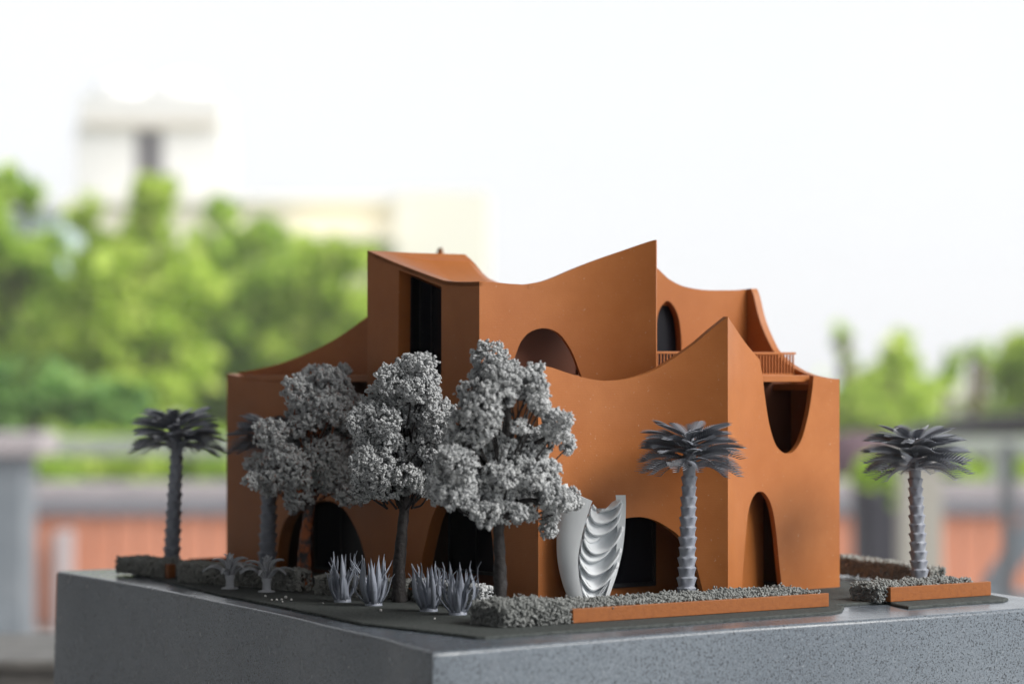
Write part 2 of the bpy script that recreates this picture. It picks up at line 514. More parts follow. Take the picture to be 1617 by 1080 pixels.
# ------------------------------------------------------------------ concrete base and ground plate
def smooth_loop(P, it=2):
    P = np.array(P, float)
    for _ in range(it):
        Q = []
        for i in range(len(P)):
            a, b = P[i], P[(i + 1) % len(P)]
            Q += [0.75 * a + 0.25 * b, 0.25 * a + 0.75 * b]
        P = np.array(Q)
    return P
def inset(P, d):
    """move a counter-clockwise loop inwards by d"""
    n = len(P); out = []
    for i in range(n):
        t = P[(i + 1) % n] - P[i - 1]
        t = t / (np.linalg.norm(t) + 1e-12)
        out.append(P[i] + d * np.array([-t[1], t[0]]))
    return np.array(out)
def build_base():
    zt = -0.0019
    edge_left = [(84, 901), (193, 919.5), (282, 936.5), (360, 953.5), (451, 971.5), (525, 990), (590, 1004), (618, 1011)]
    edge_right = [(686, 1029.5), (745, 1025), (840, 1017), (1063, 999), (1240, 986), (1403, 976), (1617, 960)]
    L = [on_z(x, y, zt)[:2] for x, y in edge_left]
    Rr = [on_z(x, y, zt)[:2] for x, y in edge_right]
    front = on_z(650, 1021, zt)[:2]
    farright = on_z(1700, 953.5, zt)[:2]
    # right edge runs away parallel to the house side until it meets the back edge
    vd = np.array(on_z(1566, 934.6, zt)[:2]) - farright
    vd /= np.linalg.norm(vd)
    bl = L[0]
    ln = np.linalg.norm(bl - front)
    br = farright + vd * ln * 0.98
    def dens(a, b, k):
        return [a + (b - a) * t for t in np.linspace(0, 1, k, endpoint=False)]
    loop = []
    def corner(c, p, q, r):
        a = c + (p - c) / np.linalg.norm(p - c) * r
        b = c + (q - c) / np.linalg.norm(q - c) * r
        return [(1 - t) ** 2 * a + 2 * t * (1 - t) * c + t * t * b for t in np.linspace(0, 1, 9)]
    loop += corner(bl, br, L[1], 0.010)
    loop += [p for p in L[1:]]
    loop += [0.25 * L[-1] * (1 - 0) * 0 + ((1 - t) ** 2 * L[-1] + 2 * t * (1 - t) * front + t * t * Rr[0]) for t in np.linspace(0.12, 0.88, 9)]
    loop += Rr
    loop += corner(farright, Rr[-1], br, 0.012)
    loop += corner(br, farright, bl, 0.012)
    P = smooth_loop(loop, 1)
    area = 0.5 * np.sum(P[:, 0] * np.roll(P[:, 1], -1) - np.roll(P[:, 0], -1) * P[:, 1])
    if area < 0: P = P[::-1]
    H = 0.16
    rb = 0.0030
    rings = []
    for k in range(7):                      # rounded top edge
        a = math.pi / 2 * k / 6
        rings.append((rb * (1 - math.sin(a)), zt - rb * (1 - math.cos(a))))
    rings += [(-0.0012, zt - 0.05), (-0.004, zt - H)]
    V, F = [], []
    n = len(P)
    for d, z in rings:
        Q = inset(P, d)
        V += [(q[0], q[1], z) for q in Q]
    for i in range(len(rings) - 1):
        for k in range(n):
            F.append((i * n + k, i * n + (k + 1) % n, (i + 1) * n + (k + 1) % n, (i + 1) * n + k))
    F.append(tuple(range(n)))
    F.append(tuple(range((len(rings) - 1) * n, len(rings) * n)))
    o = pmesh('concrete_base', V, F, M['speckle'], smooth=35)
    tag(o, 'large grey speckled concrete block that carries the terracotta model house', 'base')
    cx, cy = P[:, 0].mean(), P[:, 1].mean()
    # pedestal below it, out of frame, down to the floor
    Q = inset(P, 0.03)
    V = [(q[0], q[1], zt - H - 0.0005) for q in Q] + [(q[0], q[1], terr_z) for q in Q]
    F = [tuple(range(n)), tuple(range(2 * n - 1, n - 1, -1))] + [(k, n + k, n + (k + 1) % n, (k + 1) % n) for k in range(n)]
    p = pmesh('pedestal', V, F, M['coping'])
    tag(p, kind='structure')
build_base()

def build_plate():
    pts = [(191, 893), (245, 912), (340, 935.5), (451, 957.5), (572, 983), (610, 987), (653, 992), (720, 1000), (752, 1004.3), (766, 1004.6), (800, 1001.8), (860, 997.5), (1063, 983.5), (1240, 970.5), (1315, 965.3), (1330, 962.0), (1333, 956.5), (1319, 953.5), (1380, 950), (1401, 949), (1413, 953), (1434, 957.3), (1520, 950.5), (1586, 946.3), (1592, 943.5), (1566, 938.5)]
    P = [on_z(x, y, 0.0)[:2] for x, y in pts]
    back = np.array(P[0]); right = np.array(P[-1])
    vv = VD[:2]
    # far edge: parallel to the front, behind the house
    far_r = right + vv * 0.43
    P += [far_r, back + VD[:2] * 0.01]
    # straight-ish loop with a little wobble
    Q = []
    n = len(P)
    for i in range(n):
        a, b = np.array(P[i]), np.array(P[(i + 1) % n])
        k = max(1, int(np.linalg.norm(b - a) / 0.006))
        for t in range(k):
            Q.append(a + (b - a) * t / k)
    Q = np.array(Q)
    Q += rng.normal(0, 0.00025, Q.shape)
    area = 0.5 * np.sum(Q[:, 0] * np.roll(Q[:, 1], -1) - np.roll(Q[:, 0], -1) * Q[:, 1])
    if area < 0: Q = Q[::-1]
    n = len(Q)
    In = inset(Q, 0.0008)
    V = [(q[0], q[1], 0.0) for q in In] + [(q[0], q[1], -0.0006) for q in Q] + [(q[0], q[1], -0.00175) for q in Q]
    F = [tuple(range(n))]
    for i in (0, 1):
        for k in range(n):
            F.append((i * n + k, (i + 1) * n + k, (i + 1) * n + (k + 1) % n, i * n + (k + 1) % n))
    o = pmesh('ground_plate', V, F, M['felt'])
    tag(o, kind='structure')
build_plate()

# ------------------------------------------------------------------ the terracotta model house
house = empty('model_house', A0, HROT)
tag(house, 'terracotta model house with draped tent-like walls and arched openings', 'model house')
TER = M['terracotta']

def strip_wall(name, smin, smax, lo, hi, plan, thick, parent=house, m=TER, step=0.0025, smooth=28):
    """lo, hi: arrays (k,2) of s,z ; plan(s) -> (x, y, nx, ny) with outward normal"""
    lo = mono(lo); hi = mono(hi)
    S = np.unique(np.concatenate([np.arange(smin, smax, step), [smin, smax], lo[:, 0], hi[:, 0]]))
    S = S[(S >= smin - 1e-9) & (S <= smax + 1e-9)]
    zl = np.interp(S, lo[:, 0], lo[:, 1]); zh = np.interp(S, hi[:, 0], hi[:, 1])
    zh = np.maximum(zh, zl + 1e-5)
    V = []
    for s, a, b in zip(S, zl, zh):
        x, y, nx, ny = plan(s)
        V += [(x, y, a), (x, y, b), (x - nx * thick, y - ny * thick, a), (x - nx * thick, y - ny * thick, b)]
    F = []
    for i in range(len(S) - 1):
        p, q = 4 * i, 4 * (i + 1)
        F += [(p, q, q + 1, p + 1), (p + 2, p + 3, q + 3, q + 2), (p + 1, q + 1, q + 3, p + 3), (p, p + 2, q + 2, q)]
    e = 4 * (len(S) - 1)
    F += [(0, 1, 3, 2), (e, e + 2, e + 3, e + 1)]
    me = bpy.data.meshes.new(name)
    me.from_pydata(V, [], F)
    bm = bmesh.new(); bm.from_mesh(me)
    bmesh.ops.dissolve_degenerate(bm, dist=2e-6, edges=bm.edges)
    bmesh.ops.recalc_face_normals(bm, faces=bm.faces)
    bm.to_mesh(me); bm.free()
    me.materials.append(m)
    me.polygons.foreach_set('use_smooth', [True] * len(me.polygons))
    me.set_sharp_from_angle(angle=math.radians(smooth))
    return link(bpy.data.objects.new(name, me), parent)

def poly(name, pts, m, parent=house, thick=None, axis=None):
    V = [tuple(p) for p in pts]
    F = [tuple(range(len(V)))]
    if thick is not None:
        a = np.array(axis, float) * thick
        n = len(V)
        V += [tuple(np.array(p) + a) for p in pts]
        F = [tuple(range(n)), tuple(range(2 * n - 1, n - 1, -1))] + [(i, (i + 1) % n, n + (i + 1) % n, n + i) for i in range(n)]
    return pmesh(name, V, F, m, parent)
def lbox(name, u0, u1, v0, v1, z0, z1, m, parent=house, bev=0.0004):
    return bevel_box(name, u0, u1, v0, v1, z0, z1, m, parent, bev)

UB = 0.2655                      # length of the front
VC = on_u(358, 700, 0.0)[0]      # length of the side
FZ = 0.1512                      # terrace floor level
SLAB = 0.0048

# front wall (v = 0), curling outwards to the ridge
BUL = 0.050
U_R = on_v(1150, 700, -BUL)[0]
def bulge(u):
    if u <= U_R:
        return BUL * (max(u, 0) / U_R) ** 3.0
    t = (u - U_R) / (UB - U_R)
    return BUL * math.exp(-1.8 * t) * (1 - t)
def plan_front(u):
    e = 1e-4
    uu = min(max(u, 0), UB)
    if uu <= U_R:
        d = (bulge(uu + 0 * e) - bulge(uu - e)) / e
    else:
        d = (bulge(uu + e) - bulge(uu)) / e
    n = np.array([-d, -1.0]); n /= np.linalg.norm(n)
    return (u, -bulge(uu), n[0] * 0 + 0.0, -1.0)
def front_px(px, py):
    v = 0.0
    for _ in range(40):
        u, z = on_v(px, py, v)
        v = 0.5 * v - 0.5 * bulge(min(max(u, 0), UB))
    return (u, z)
def fpts(L): return [front_px(x, y) for x, y in L]
top_f = fpts([(851, 577), (870, 580), (900, 590), (935, 599), (965, 601), (1000, 596), (1040, 581), (1090, 548), (1125, 519), (1149, 500)])
top_f2 = fpts([(1149.2, 500.2), (1160, 516), (1180, 545), (1199, 567)])
uop = fpts([(1201, 574), (1204, 593), (1208, 627), (1214, 666), (1223, 698), (1233, 712), (1243, 716), (1254, 712), (1266, 693), (1276, 657), (1282, 621), (1285, 594)])
top_f3 = fpts([(1285.3, 593.8), (1301, 596), (1321, 598.7)])
hi_f = np.vstack([catmull(top_f, 5), catmull(top_f2, 4), catmull(uop, 5), catmull(top_f3, 3)])
hi_f[0, 0] = 0.0; hi_f[-1, 0] = UB
Z0 = 0.0
arch_big = fpts([(906, 950), (915, 900), (925, 872), (945, 842), (975, 822), (1008, 816), (1033, 820.7), (1057, 834), (1074, 848), (1093, 877), (1102.5, 904), (1110, 934), (1112, 946)])
niche = fpts([(1170.5, 945), (1172, 925), (1175, 878), (1180.5, 817), (1186, 792), (1193, 779), (1200, 776), (1208, 779), (1218, 797), (1225, 833), (1230.5, 889), (1234.5, 925), (1235.5, 939)])
def openlo(arcs, smin, smax):
    L = [(smin, Z0)]
    for a in arcs:
        c = mono(catmull(a, 5)); c[:, 1] = np.maximum(c[:, 1], Z0)
        c[0, 1] = Z0; c[-1, 1] = Z0
        L += [tuple(p) for p in c]
    L.append((smax, Z0))
    return np.array(L)
TF = 0.0045
strip_wall('front_wall', 0.0, UB, openlo([arch_big, niche], 0, UB), hi_f, plan_front, TF)

# left side wall (u = 0)
def plan_left(v): return (0.0, v, -1.0, 0.0)
def lpts(L, u=0.0): return [on_u(x, y, u) for x, y in L]
VU0 = on_u(757, 500, 0.0)[0]     # near edge of the upper storey
VU1 = on_u(580, 500, 0.0)[0]     # far edge
top_l = [(VC, on_u(358, 590, 0)[1])] + lpts([(375, 594), (396, 600.5), (425, 602.5), (456, 604.5), (490, 611), (515, 622), (535, 640), (552, 662), (565, 672), (574, 660), (578, 630), (579.6, FZ and 604)])
top_l = catmull(top_l, 4)
zA = hi_f[0, 1]
hi_l = np.vstack([[(0.0, zA), (VU0 * 0.3, zA - 0.004), (VU0 * 0.9, FZ + 0.0015), (VU0, FZ), (VU1 - 1e-5, FZ)], mono(top_l)])
hi_l[:, 1] = np.where(hi_l[:, 0] < VU1, hi_l[:, 1], np.minimum(hi_l[:, 1], 0.1545))
arch1 = lpts([(432, 920), (436, 890), (440, 855), (448, 826), (464, 806), (488, 794), (515, 790), (540, 801), (558, 827), (570, 856), (577, 884), (582, 915)])
arch2 = lpts([(662, 935), (665, 890), (672, 855), (682, 817), (697, 788), (716, 770), (735, 765), (752, 775), (768, 800), (776, 840), (780, 890), (781, 945)])
strip_wall('side_wall', TF + 0.00005, VC, openlo([arch2[::-1], arch1[::-1]], TF, VC), hi_l, plan_left, 0.010)

# end wall on the far right (u = UB), its top a hanging curve
def plan_end(v): return (UB, v, 1.0, 0.0)
VF2 = 0.095
te = [(1195.5, 456), (1199, 464), (1202, 475), (1207, 497), (1214, 518), (1224.5, 541.5), (1233, 556), (1247, 570), (1261, 579.5), (1275, 587), (1290, 592.5), (1305, 596)]
te = [on_u(x, y, UB) for x, y in te]
zpk = te[0][1]
hi_e = np.vstack([mono(catmull(te, 4)), [(VU1 + 0.02, zpk * 0.97), (VU1 + 0.08, 0.172), (VC - 0.05, 0.158), (VC, 0.16)]])
hi_e = np.vstack([[(TF, hi_f[-1, 1])], hi_e])
strip_wall('end_wall', TF + 0.00005, VC, np.array([(0, 0.0), (VC, 0.0)]), hi_e, plan_end, 0.006)

# wall behind the narrow left terrace: faces left, its top a hanging curve rising to the upper storey
TW0, TW1 = np.array([0.0102, VC - 0.0005]), np.array([0.040, VU1 - 0.002])
TWL = np.linalg.norm(TW1 - TW0); TWD = (TW1 - TW0) / TWL; TWN = np.array([TWD[1], -TWD[0]])
if TWN[0] > 0: TWN = -TWN
def on_tw(px, py):
    d = rl(px, py)
    t = np.dot(np.array([TW0[0] - OL[0], TW0[1] - OL[1]]), TWN) / np.dot(d[:2], TWN)
    p = OL + d * t
    return np.dot(p[:2] - TW0, TWD), p[2]
def plan_tw(q): return (TW0[0] + TWD[0] * q, TW0[1] + TWD[1] * q, TWN[0], TWN[1])
tb = [on_tw(x, y) for x, y in [(362, 589.5), (375, 588), (400, 584), (440, 574.5), (480, 560), (520, 541), (550, 522), (580, 500), (592, 490)]]
hi_tw = mono(catmull(tb, 4))
strip_wall('terrace_wall', 0.0, TWL, np.array([(0, FZ - SLAB), (TWL, FZ - SLAB)]), hi_tw, plan_tw, 0.004)
# low back wall with one small tent peak
def plan_back(u): return (u, VC, 0.0, 1.0)
pk_u, pk_z = on_v(692, 391.5, VC)
ub_ = np.array([(0.0, 0.152), (pk_u - 0.055, 0.165), (pk_u - 0.028, 0.193), (pk_u - 0.012, 0.222), (pk_u, pk_z), (pk_u + 0.012, 0.222), (pk_u + 0.03, 0.188), (UB, 0.16)])
strip_wall('back_wall', 0.0102, UB - 0.0062, np.array([(0, 0.0), (UB, 0.0)]), ub_, plan_back, 0.006)

# floor slab between the storeys; it shows as a thin band in the two U-shaped cut-outs
USL = niche[-1][0] - 0.030
USR = uop[-1][0] + 0.0022
lbox('floor_slab', USL, USR, TF + 0.0004, 0.0448, FZ - SLAB, FZ, TER)
lbox('floor_slab', USR + 0.0001, UB - 0.0062, TF + 0.0004, 0.0448, FZ - SLAB - 0.006, FZ - 0.006, TER)
lbox('floor_slab', USL, UB - 0.0062, 0.0449, VC - 0.0062, FZ - SLAB, FZ, TER)
lbox('floor_slab', 0.0102, USL - 0.0002, VU0 + 0.006, VC - 0.0062, FZ - SLAB, FZ, TER)
lbox('front_terrace', 0.0046, USL - 0.0002, TF + 0.0004, VU0 + 0.0058, 0.124, 0.128, TER)
lbox('floor_slab', 0.0012, 0.0101, VU1 + 0.0002, VC - 0.018, FZ - SLAB, FZ, TER)
# ground-floor rooms behind the openings
ui = 0.034
lbox('inner_wall', ui, ui + 0.004, 0.02, VC - 0.02, 0.0, FZ - SLAB - 0.0002, M['interior_shade'])
vi = 0.024
lbox('inner_wall', 0.012, UB - 0.095, vi, vi + 0.004, 0.0, FZ - SLAB - 0.0002, TER)
# slanted back of the narrow arched niche
un0, un1 = niche[0][0] - 0.004, niche[-1][0] + 0.004
poly('niche_back', [(un0, 0.0115 - bulge(un0), 0), (un1, 0.024 - bulge(un1), 0), (un1, 0.024 - bulge(un1), 0.085), (un0, 0.0115 - bulge(un0), 0.085)], TER, thick=0.002, axis=(0, 1, 0))
# recess behind the high U-shaped opening
lbox('recess_back', niche[-1][0] - 0.045, UB - 0.0063, 0.045, 0.048, 0.06, FZ - SLAB - 0.0002, M['interior_shade'])

def window(u0, u1, z0, z1, v, nrm='v', mull=(), fr=0.0022):
    """framed black pane in the plane v (or u) facing outwards"""
    f = []
    def bx(a0, a1, b0, b1, d0, d1):
        return box_vf(a0, a1, v + d0, v + d1, b0, b1) if nrm == 'v' else box_vf(v + d0, v + d1, a0, a1, b0, b1)
    parts = [bx(u0, u1, z0, z0 + fr, -0.002, 0), bx(u0, u1, z1 - fr, z1, -0.002, 0), bx(u0, u0 + fr, z0 + fr, z1 - fr, -0.002, 0), bx(u1 - fr, u1, z0 + fr, z1 - fr, -0.002, 0)]
    for t in mull:
        c = u0 + (u1 - u0) * t
        parts.append(bx(c - fr * 0.4, c + fr * 0.4, z0 + fr, z1 - fr, -0.0017, 0))
    w = pmesh('window', *join_vf(parts), M['dark_frame'], house)
    pv, pf = bx(u0 + fr * 0.5, u1 - fr * 0.5, z0 + fr * 0.5, z1 - fr * 0.5, -0.0008, -0.0002)
    pmesh('pane', pv, pf, M['pane'], w)
    return w
# big arch window beside the white sculpture
a = on_v(968, 927, vi - 0.0003); b = on_v(1033, 924, vi - 0.0003); c = on_v(1010, 790, vi - 0.0003)
window(a[0] - 0.02, b[0], max(b[1], 0.004), c[1] + 0.01, vi - 0.0004, 'v', fr=0.0028)
# side arches: windows set in the inner wall
a = on_u(583, 900, ui); b = on_u(500, 895, ui)
window(a[0] - 0.01, b[0], 0.003, 0.075, ui - 0.0004, 'u', mull=(0.55,))
a = on_u(785, 915, ui); b = on_u(712, 905, ui)
window(a[0] - 0.012, b[0], 0.012, 0.105, ui - 0.0004, 'u', mull=(0.5,))

# upper storey ---------------------------------------------------------------
U_F = None
for w in (0.048,):
    U_F = on_v(1036, 480, VU0 - w)[0]
FIN = 0.048
def bulge2(u):
    return FIN * (max(u, 0) / U_F) ** 2.7
def plan_up(u):
    e = 1e-4
    uu = min(max(u, 1e-3), U_F)
    d = (bulge2(uu) - bulge2(uu - e)) / e
    n = np.array([-d, -1.0]); n /= np.linalg.norm(n)
    k = (u / U_F) ** 2
    return (u, VU0 - bulge2(uu), n[0] * k, n[1] * k - (1 - k))
def up_px(px, py):
    v = VU0
    for _ in range(40):
        u, z = on_v(px, py, v)
        v = 0.5 * v + 0.5 * (VU0 - bulge2(min(max(u, 0), U_F)))
    return (u, z)
top_u = [up_px(*p) for p in [(757, 446), (780, 447), (815, 450), (850, 446), (875, 438), (900, 427), (940, 411), (985, 395), (1020, 383), (1032, 379.5), (1036, 379)]]
hi_u = catmull(top_u, 5); hi_u[0, 0] = 0.0; hi_u[-1, 0] = U_F
arch_u = [up_px(*p) for p in [(804, 606), (806, 596), (809, 578), (815.5, 557), (823, 539), (836, 525), (854.5, 518.5), (872.6, 521), (888, 532), (904, 557), (914, 583), (919, 597), (921, 606)]]
FT = 0.1282
cu = mono(catmull(arch_u, 5)); cu[:, 1] = np.maximum(cu[:, 1], FT); cu[0, 1] = cu[-1, 1] = FT
lo_u = np.vstack([[(0, FT)], cu, [(U_F, FT)]])
TU = 0.0035
strip_wall('upper_front_wall', 0.0, U_F, lo_u, hi_u, plan_up, TU)
# left face of the upper storey with its tall opening
top_ul = lpts([(580, 397), (600, 405.5), (625, 416.5), (650, 426), (675, 435.5), (695, 442.5), (704, 445), (720, 446.3), (740, 446.5), (757, 446)])
hi_ul = mono(top_ul)
hd = lpts([(630.5, 520), (629.3, 470), (628.5, 426)]) + lpts([(650, 434), (675, 444), (695, 451), (703, 453.5)]) + lpts([(702, 480), (700, 530), (697, 575)])
hd = np.array(hd[::-1])
vv0 = hd[0, 0]
lo_ul = np.vstack([[(VU0, FZ), (vv0, FZ)], hd, [(hd[-1, 0] + 1e-6, FZ), (VU1, FZ)]])
def plan_ul(v): return (0.0, v, -1.0, 0.0)
strip_wall('upper_side_wall', VU0 + TU + 0.00005, VU1, lo_ul, hi_ul, plan_ul, 0.010)
# second front wall with the small arched window, set back
pts2 = [(1043, 428), (1050, 435), (1058.5, 442), (1079, 452), (1109, 457.6), (1138.5, 458.5), (1168, 458), (1195, 456)]
t2 = [on_v(x, y, VF2) for x, y in pts2]
u20 = t2[0][0] - 0.045
hi_2 = np.vstack([[(u20, t2[0][1] + 0.004), (t2[0][0] - 0.006, t2[0][1] + 0.004)], mono(catmull(t2, 4))])
aw = [on_v(*p, VF2) for p in [(1035, 553), (1036, 520), (1039, 497), (1043, 486), (1049, 478), (1055.5, 475.5), (1064, 484), (1072, 503), (1075.7, 532), (1076, 553)]]
ca = mono(catmull(aw, 5)); zsill = on_v(1060, 552.5, VF2)[1]
lo_2 = np.vstack([[(u20, FZ), (ca[0, 0] - 1e-6, FZ)], ca, [(ca[-1, 0] + 1e-6, FZ), (UB - 0.0063, FZ)]])
def plan_2(u): return (u, VF2, 0.0, -1.0)
strip_wall('upper_front_wall', u20, UB - 0.0063, lo_2, hi_2, plan_2, 0.006)
window(ca[0, 0] - 0.003, ca[-1, 0] + 0.003, FZ + 0.0002, ca[:, 1].max() + 0.004, VF2 + 0.0085, 'v', fr=0.002)
# fill between the fin and the set-back wall, and the walls at the back
def plan_ub(u): return (u, VU1, 0.0, 1.0)
# back edge of the roof: high and nearly level, then falling away
pk = on_v(735, 403, VU1)[0]
zb0 = on_v(580, 397, VU1)[1]; zb1 = on_v(735, 403, VU1)[1]
bk = [on_v(x, y, VU1) for x, y in [(735, 403), (745, 413), (757, 428), (772, 441), (790, 449)]]
hi_ub = np.vstack([[(0.0, zb0), (pk * 0.5, (zb0 + zb1) / 2 - 0.0004)], mono(bk), [(U_F, bk[-1][1] - 0.006), (UB, bk[-1][1] - 0.012)]])
strip_wall('upper_back_wall', 0.0102, UB - 0.0063, np.array([(0, FZ), (UB, FZ)]), hi_ub - np.array([0, 0.0022]), plan_ub, 0.005)
# saddle roof between the curved walls
def build_roof():
    nu, nv = 70, 40
    kmin = int(np.argmin(hi_u[:, 1])); uval, zval = hi_u[kmin]
    zf = lambda u: np.interp(u, hi_u[:, 0], hi_u[:, 1]) if u <= uval else zval - 0.05 * (u - uval)
    zb = lambda u: np.interp(u, hi_ub[:, 0], hi_ub[:, 1])
    zl = lambda v: np.interp(v, hi_ul[:, 0], hi_ul[:, 1])
    top, bot = [], []
    us = np.concatenate([np.linspace(0, 0.03, 14), np.linspace(0.034, U_F, nu - 14)])
    for u in us:
        vf = VU0 - bulge2(u)
        for j in range(nv):
            t = j / (nv - 1)
            inset_ = TU * 0.9
            v = vf + (VU1 - vf) * t
            kk = 1.0 + 5.0 * min(1.0, max(0.0, (u - 0.004) / 0.05))
            te_ = t ** kk
            lin = zf(u) * (1 - te_) + zb(u) * te_
            sag = zl(VU0 + (VU1 - VU0) * t) - (zf(0) * (1 - t) + zb(0) * t)
            z = lin + sag * math.exp(-u / 0.05)
            top.append((u, v, z + 0.0006)); bot.append((u, v, z - 0.0024))
    V = top + bot
    n = len(top); F = []
    nu = len(us)
    for i in range(nu - 1):
        for j in range(nv - 1):
            q = (i * nv + j, (i + 1) * nv + j, (i + 1) * nv + j + 1, i * nv + j + 1)
            F.append(q); F.append(tuple(n + k for k in q[::-1]))
    def side(idx):
        for a_, b_ in zip(idx[:-1], idx[1:]): F.append((a_, b_, n + b_, n + a_))
    side([i * nv for i in range(nu)]); side([i * nv + nv - 1 for i in range(nu)])
    side(list(range(nv))); side([(nu - 1) * nv + j for j in range(nv)])
    pmesh('roof', V, F, TER, house, smooth=30)
build_roof()
lbox('roof', U_F + 0.004, UB - 0.0065, VF2 + 0.0062, VU1 - 0.0052, t2[3][1] - 0.014, t2[3][1] - 0.010, TER)
# rooms behind the upper openings
lbox('upper_inner_wall', 0.0225, 0.0245, VU0 + TU + 0.0005, VU1 - 0.006, FZ + 0.0002, hi_ul[0, 1] - 0.0042, M['interior_shade'])
PU = 0.0215
vf_ = on_u(650, 500, PU)[0]; vn_ = VU0 + TU + 0.003
zn_, zf_ = hi_ul[0, 1] - 0.0036, on_u(650, 437, PU)[1]
zat_ = lambda v: zn_ + (zf_ - zn_) * max(0.0, (v - on_u(703, 500, PU)[0]) / (vf_ - on_u(703, 500, PU)[0]))
vm_ = on_u(703, 500, PU)[0]
fr_ = []
for c in (vn_ + 0.0007, vm_ + (vf_ - vm_) * 0.36, vm_ + (vf_ - vm_) * 0.70, vf_ - 0.0007):
    fr_.append(box_vf(PU - 0.0016, PU - 0.0001, c - 0.0006, c + 0.0006, FZ + 0.0003, zat_(c) - 0.0004))
fr_.append(box_vf(PU - 0.0015, PU - 0.0001, vn_ + 0.0014, vf_ - 0.0014, FZ + 0.0003, FZ + 0.002))
wn = pmesh('window', *join_vf(fr_), M['dark_frame'], house, fix=False)
poly('pane', [(PU, vn_, FZ + 0.0003), (PU, vf_, FZ + 0.0003), (PU, vf_, zf_), (PU, vm_, zn_), (PU, vn_, zn_)], M['pane'], wn, thick=0.0006, axis=(1, 0, 0))
vb = VU0 + 0.018
lbox('upper_inner_wall', 0.026, U_F - 0.02, vb, vb + 0.002, FZ + 0.0003, hi_u[:, 1].min() - 0.007, M['interior_shade'])

# railing along the terrace
def build_railing():
    rail = empty('railing')
    rail.parent = house
    vr = 0.0415
    u0, u1 = on_v(1040, 560, 0.0415)[0] - 0.006, UB - 0.0066
    zt = on_v(1150, 555.5, vr)[1]
    bevel_box('top_rail', u0, u1 + 0.001, vr - 0.0011, vr + 0.0011, zt - 0.0017, zt, TER, rail, 0.0002)
    n = 46
    base = None
    for i in range(n):
        u = u0 + 0.002 + (u1 - u0 - 0.003) * i / (n - 1)
        if base is None:
            base = bevel_box('baluster', -0.00045, 0.00045, vr - 0.0006, vr + 0.0006, FZ + 0.0001, zt - 0.0018, TER, rail, 0.0)
            base.location.x = u
        else:
            c = base.copy(); COL.objects.link(c); c.parent = rail; c.location.x = u
    bevel_box('bottom_rail', u0, u1, vr - 0.0008, vr + 0.0008, FZ + 0.00005, FZ + 0.0012, TER, rail, 0.0)
build_railing()

# ------------------------------------------------------------------ planters and hedges
def hedge_box(name, p, q, w, h, n, label, r=0.00105, m='flock', group=None, rough=0.0012, spike=True, z0=0.0):
    """a hedge along the ground line p->q (world xy), w wide towards the back-left of that line"""
    p, q = np.array(p[:2]), np.array(q[:2])
    d = q - p; L = np.linalg.norm(d); d /= L; nn = np.array([-d[1], d[0]])
    # sample top, sides
    k_top = int(n * 0.6)
    a = rng.uniform(0, L, n); b = rng.uniform(0, w, n); z = np.full(n, h)
    side = np.arange(n) >= k_top
    ns = side.sum()
    which = rng.integers(0, 4, ns)
    z[side] = rng.uniform(0.0, h, ns)
    ring = rng.uniform(0, 1, ns) * (L + w) * 2
    aa = a[side]; bb = b[side]
    bb = np.where(which == 0, 0, np.where(which == 1, w, bb))
    aa = np.where(which == 2, 0, np.where(which == 3, L, aa))
    # weight the short ends less
    a[side] = np.where((which >= 2) & (rng.uniform(size=ns) > 3 * w / L), a[side], aa)
    b[side] = np.where((which >= 2) & (rng.uniform(size=ns) > 3 * w / L), 0.0, bb)
    P = np.stack([p[0] + d[0] * a + nn[0] * b, p[1] + d[1] * a + nn[1] * b, z], axis=1)
    lump = vnoise(P, 160, 5) * rough * 1.2
    P[:, 2] += np.where(side, 0, lump) + rng.normal(0, rough * 0.5, n)
    P[:, :2] += rng.normal(0, rough * 0.6, (n, 2))
    P[:, 2] = np.maximum(P[:, 2], r * 0.6) + z0
    hed = grains(name, P, r, M[m], None, elong=2.0)
    # the dark matted core under the flock
    return tag(hed, label, 'hedge', group)

def kerb(p, q, h, t, parent, name='kerb'):
    p, q = np.array(p[:2]), np.array(q[:2])
    d = q - p; L = np.linalg.norm(d); ang = math.atan2(d[1], d[0])
    o = bevel_box(name, 0, L, 0, t, 0.0002, h, M['kerb'], parent, 0.0003)
    o.location = (p[0], p[1], 0); o.rotation_euler = (0, 0, ang)
    return o
# long planter in front of the house
k0 = on_z(905, 984.2, 0.0); k1 = on_z(1309, 957.6, 0.0)
pl = empty('planter_kerb', (0, 0, 0)); tag(pl, 'long orange kerb strip in front of the tall ridge and narrow arch', 'kerb')
KH = (960.5 - 0) and (984.2 - 961.2) * mpp(k0[1])
kerb(k0, k1, KH, 0.0035, pl)
# second planter on the right
k2 = on_z(1406.5, 950.6, 0.0); k3 = on_z(1565, 940.0, 0.0)
pl2 = empty('planter_kerb', (0, 0, 0)); tag(pl2, 'short orange kerb strip with returned end under the right-hand palm', 'kerb')
KH2 = (950.6 - 927.5) * mpp(k2[1])
kerb(k2, k3, KH2, 0.0035, pl2)
e0 = k2[:2] + (VD[:2]) * 0.0036
kerb(k2[:2] + VD[:2] * 0.03, e0, KH2 * 0.97, 0.003, pl2, 'kerb_end')
dk = (k1 - k0)[:2]; dk /= np.linalg.norm(dk)
nk = np.array([-dk[1], dk[0]])
hp0 = k0[:2] + nk * 0.0045 - dk * 0.004; hp1 = k1[:2] + nk * 0.0045 - dk * 0.007
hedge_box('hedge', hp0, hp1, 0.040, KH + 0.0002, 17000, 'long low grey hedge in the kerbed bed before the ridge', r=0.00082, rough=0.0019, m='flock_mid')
hp2 = k2[:2] + nk * 0.0045 - dk * 0.006; hp3 = k3[:2] + nk * 0.0045 - dk * 0.016
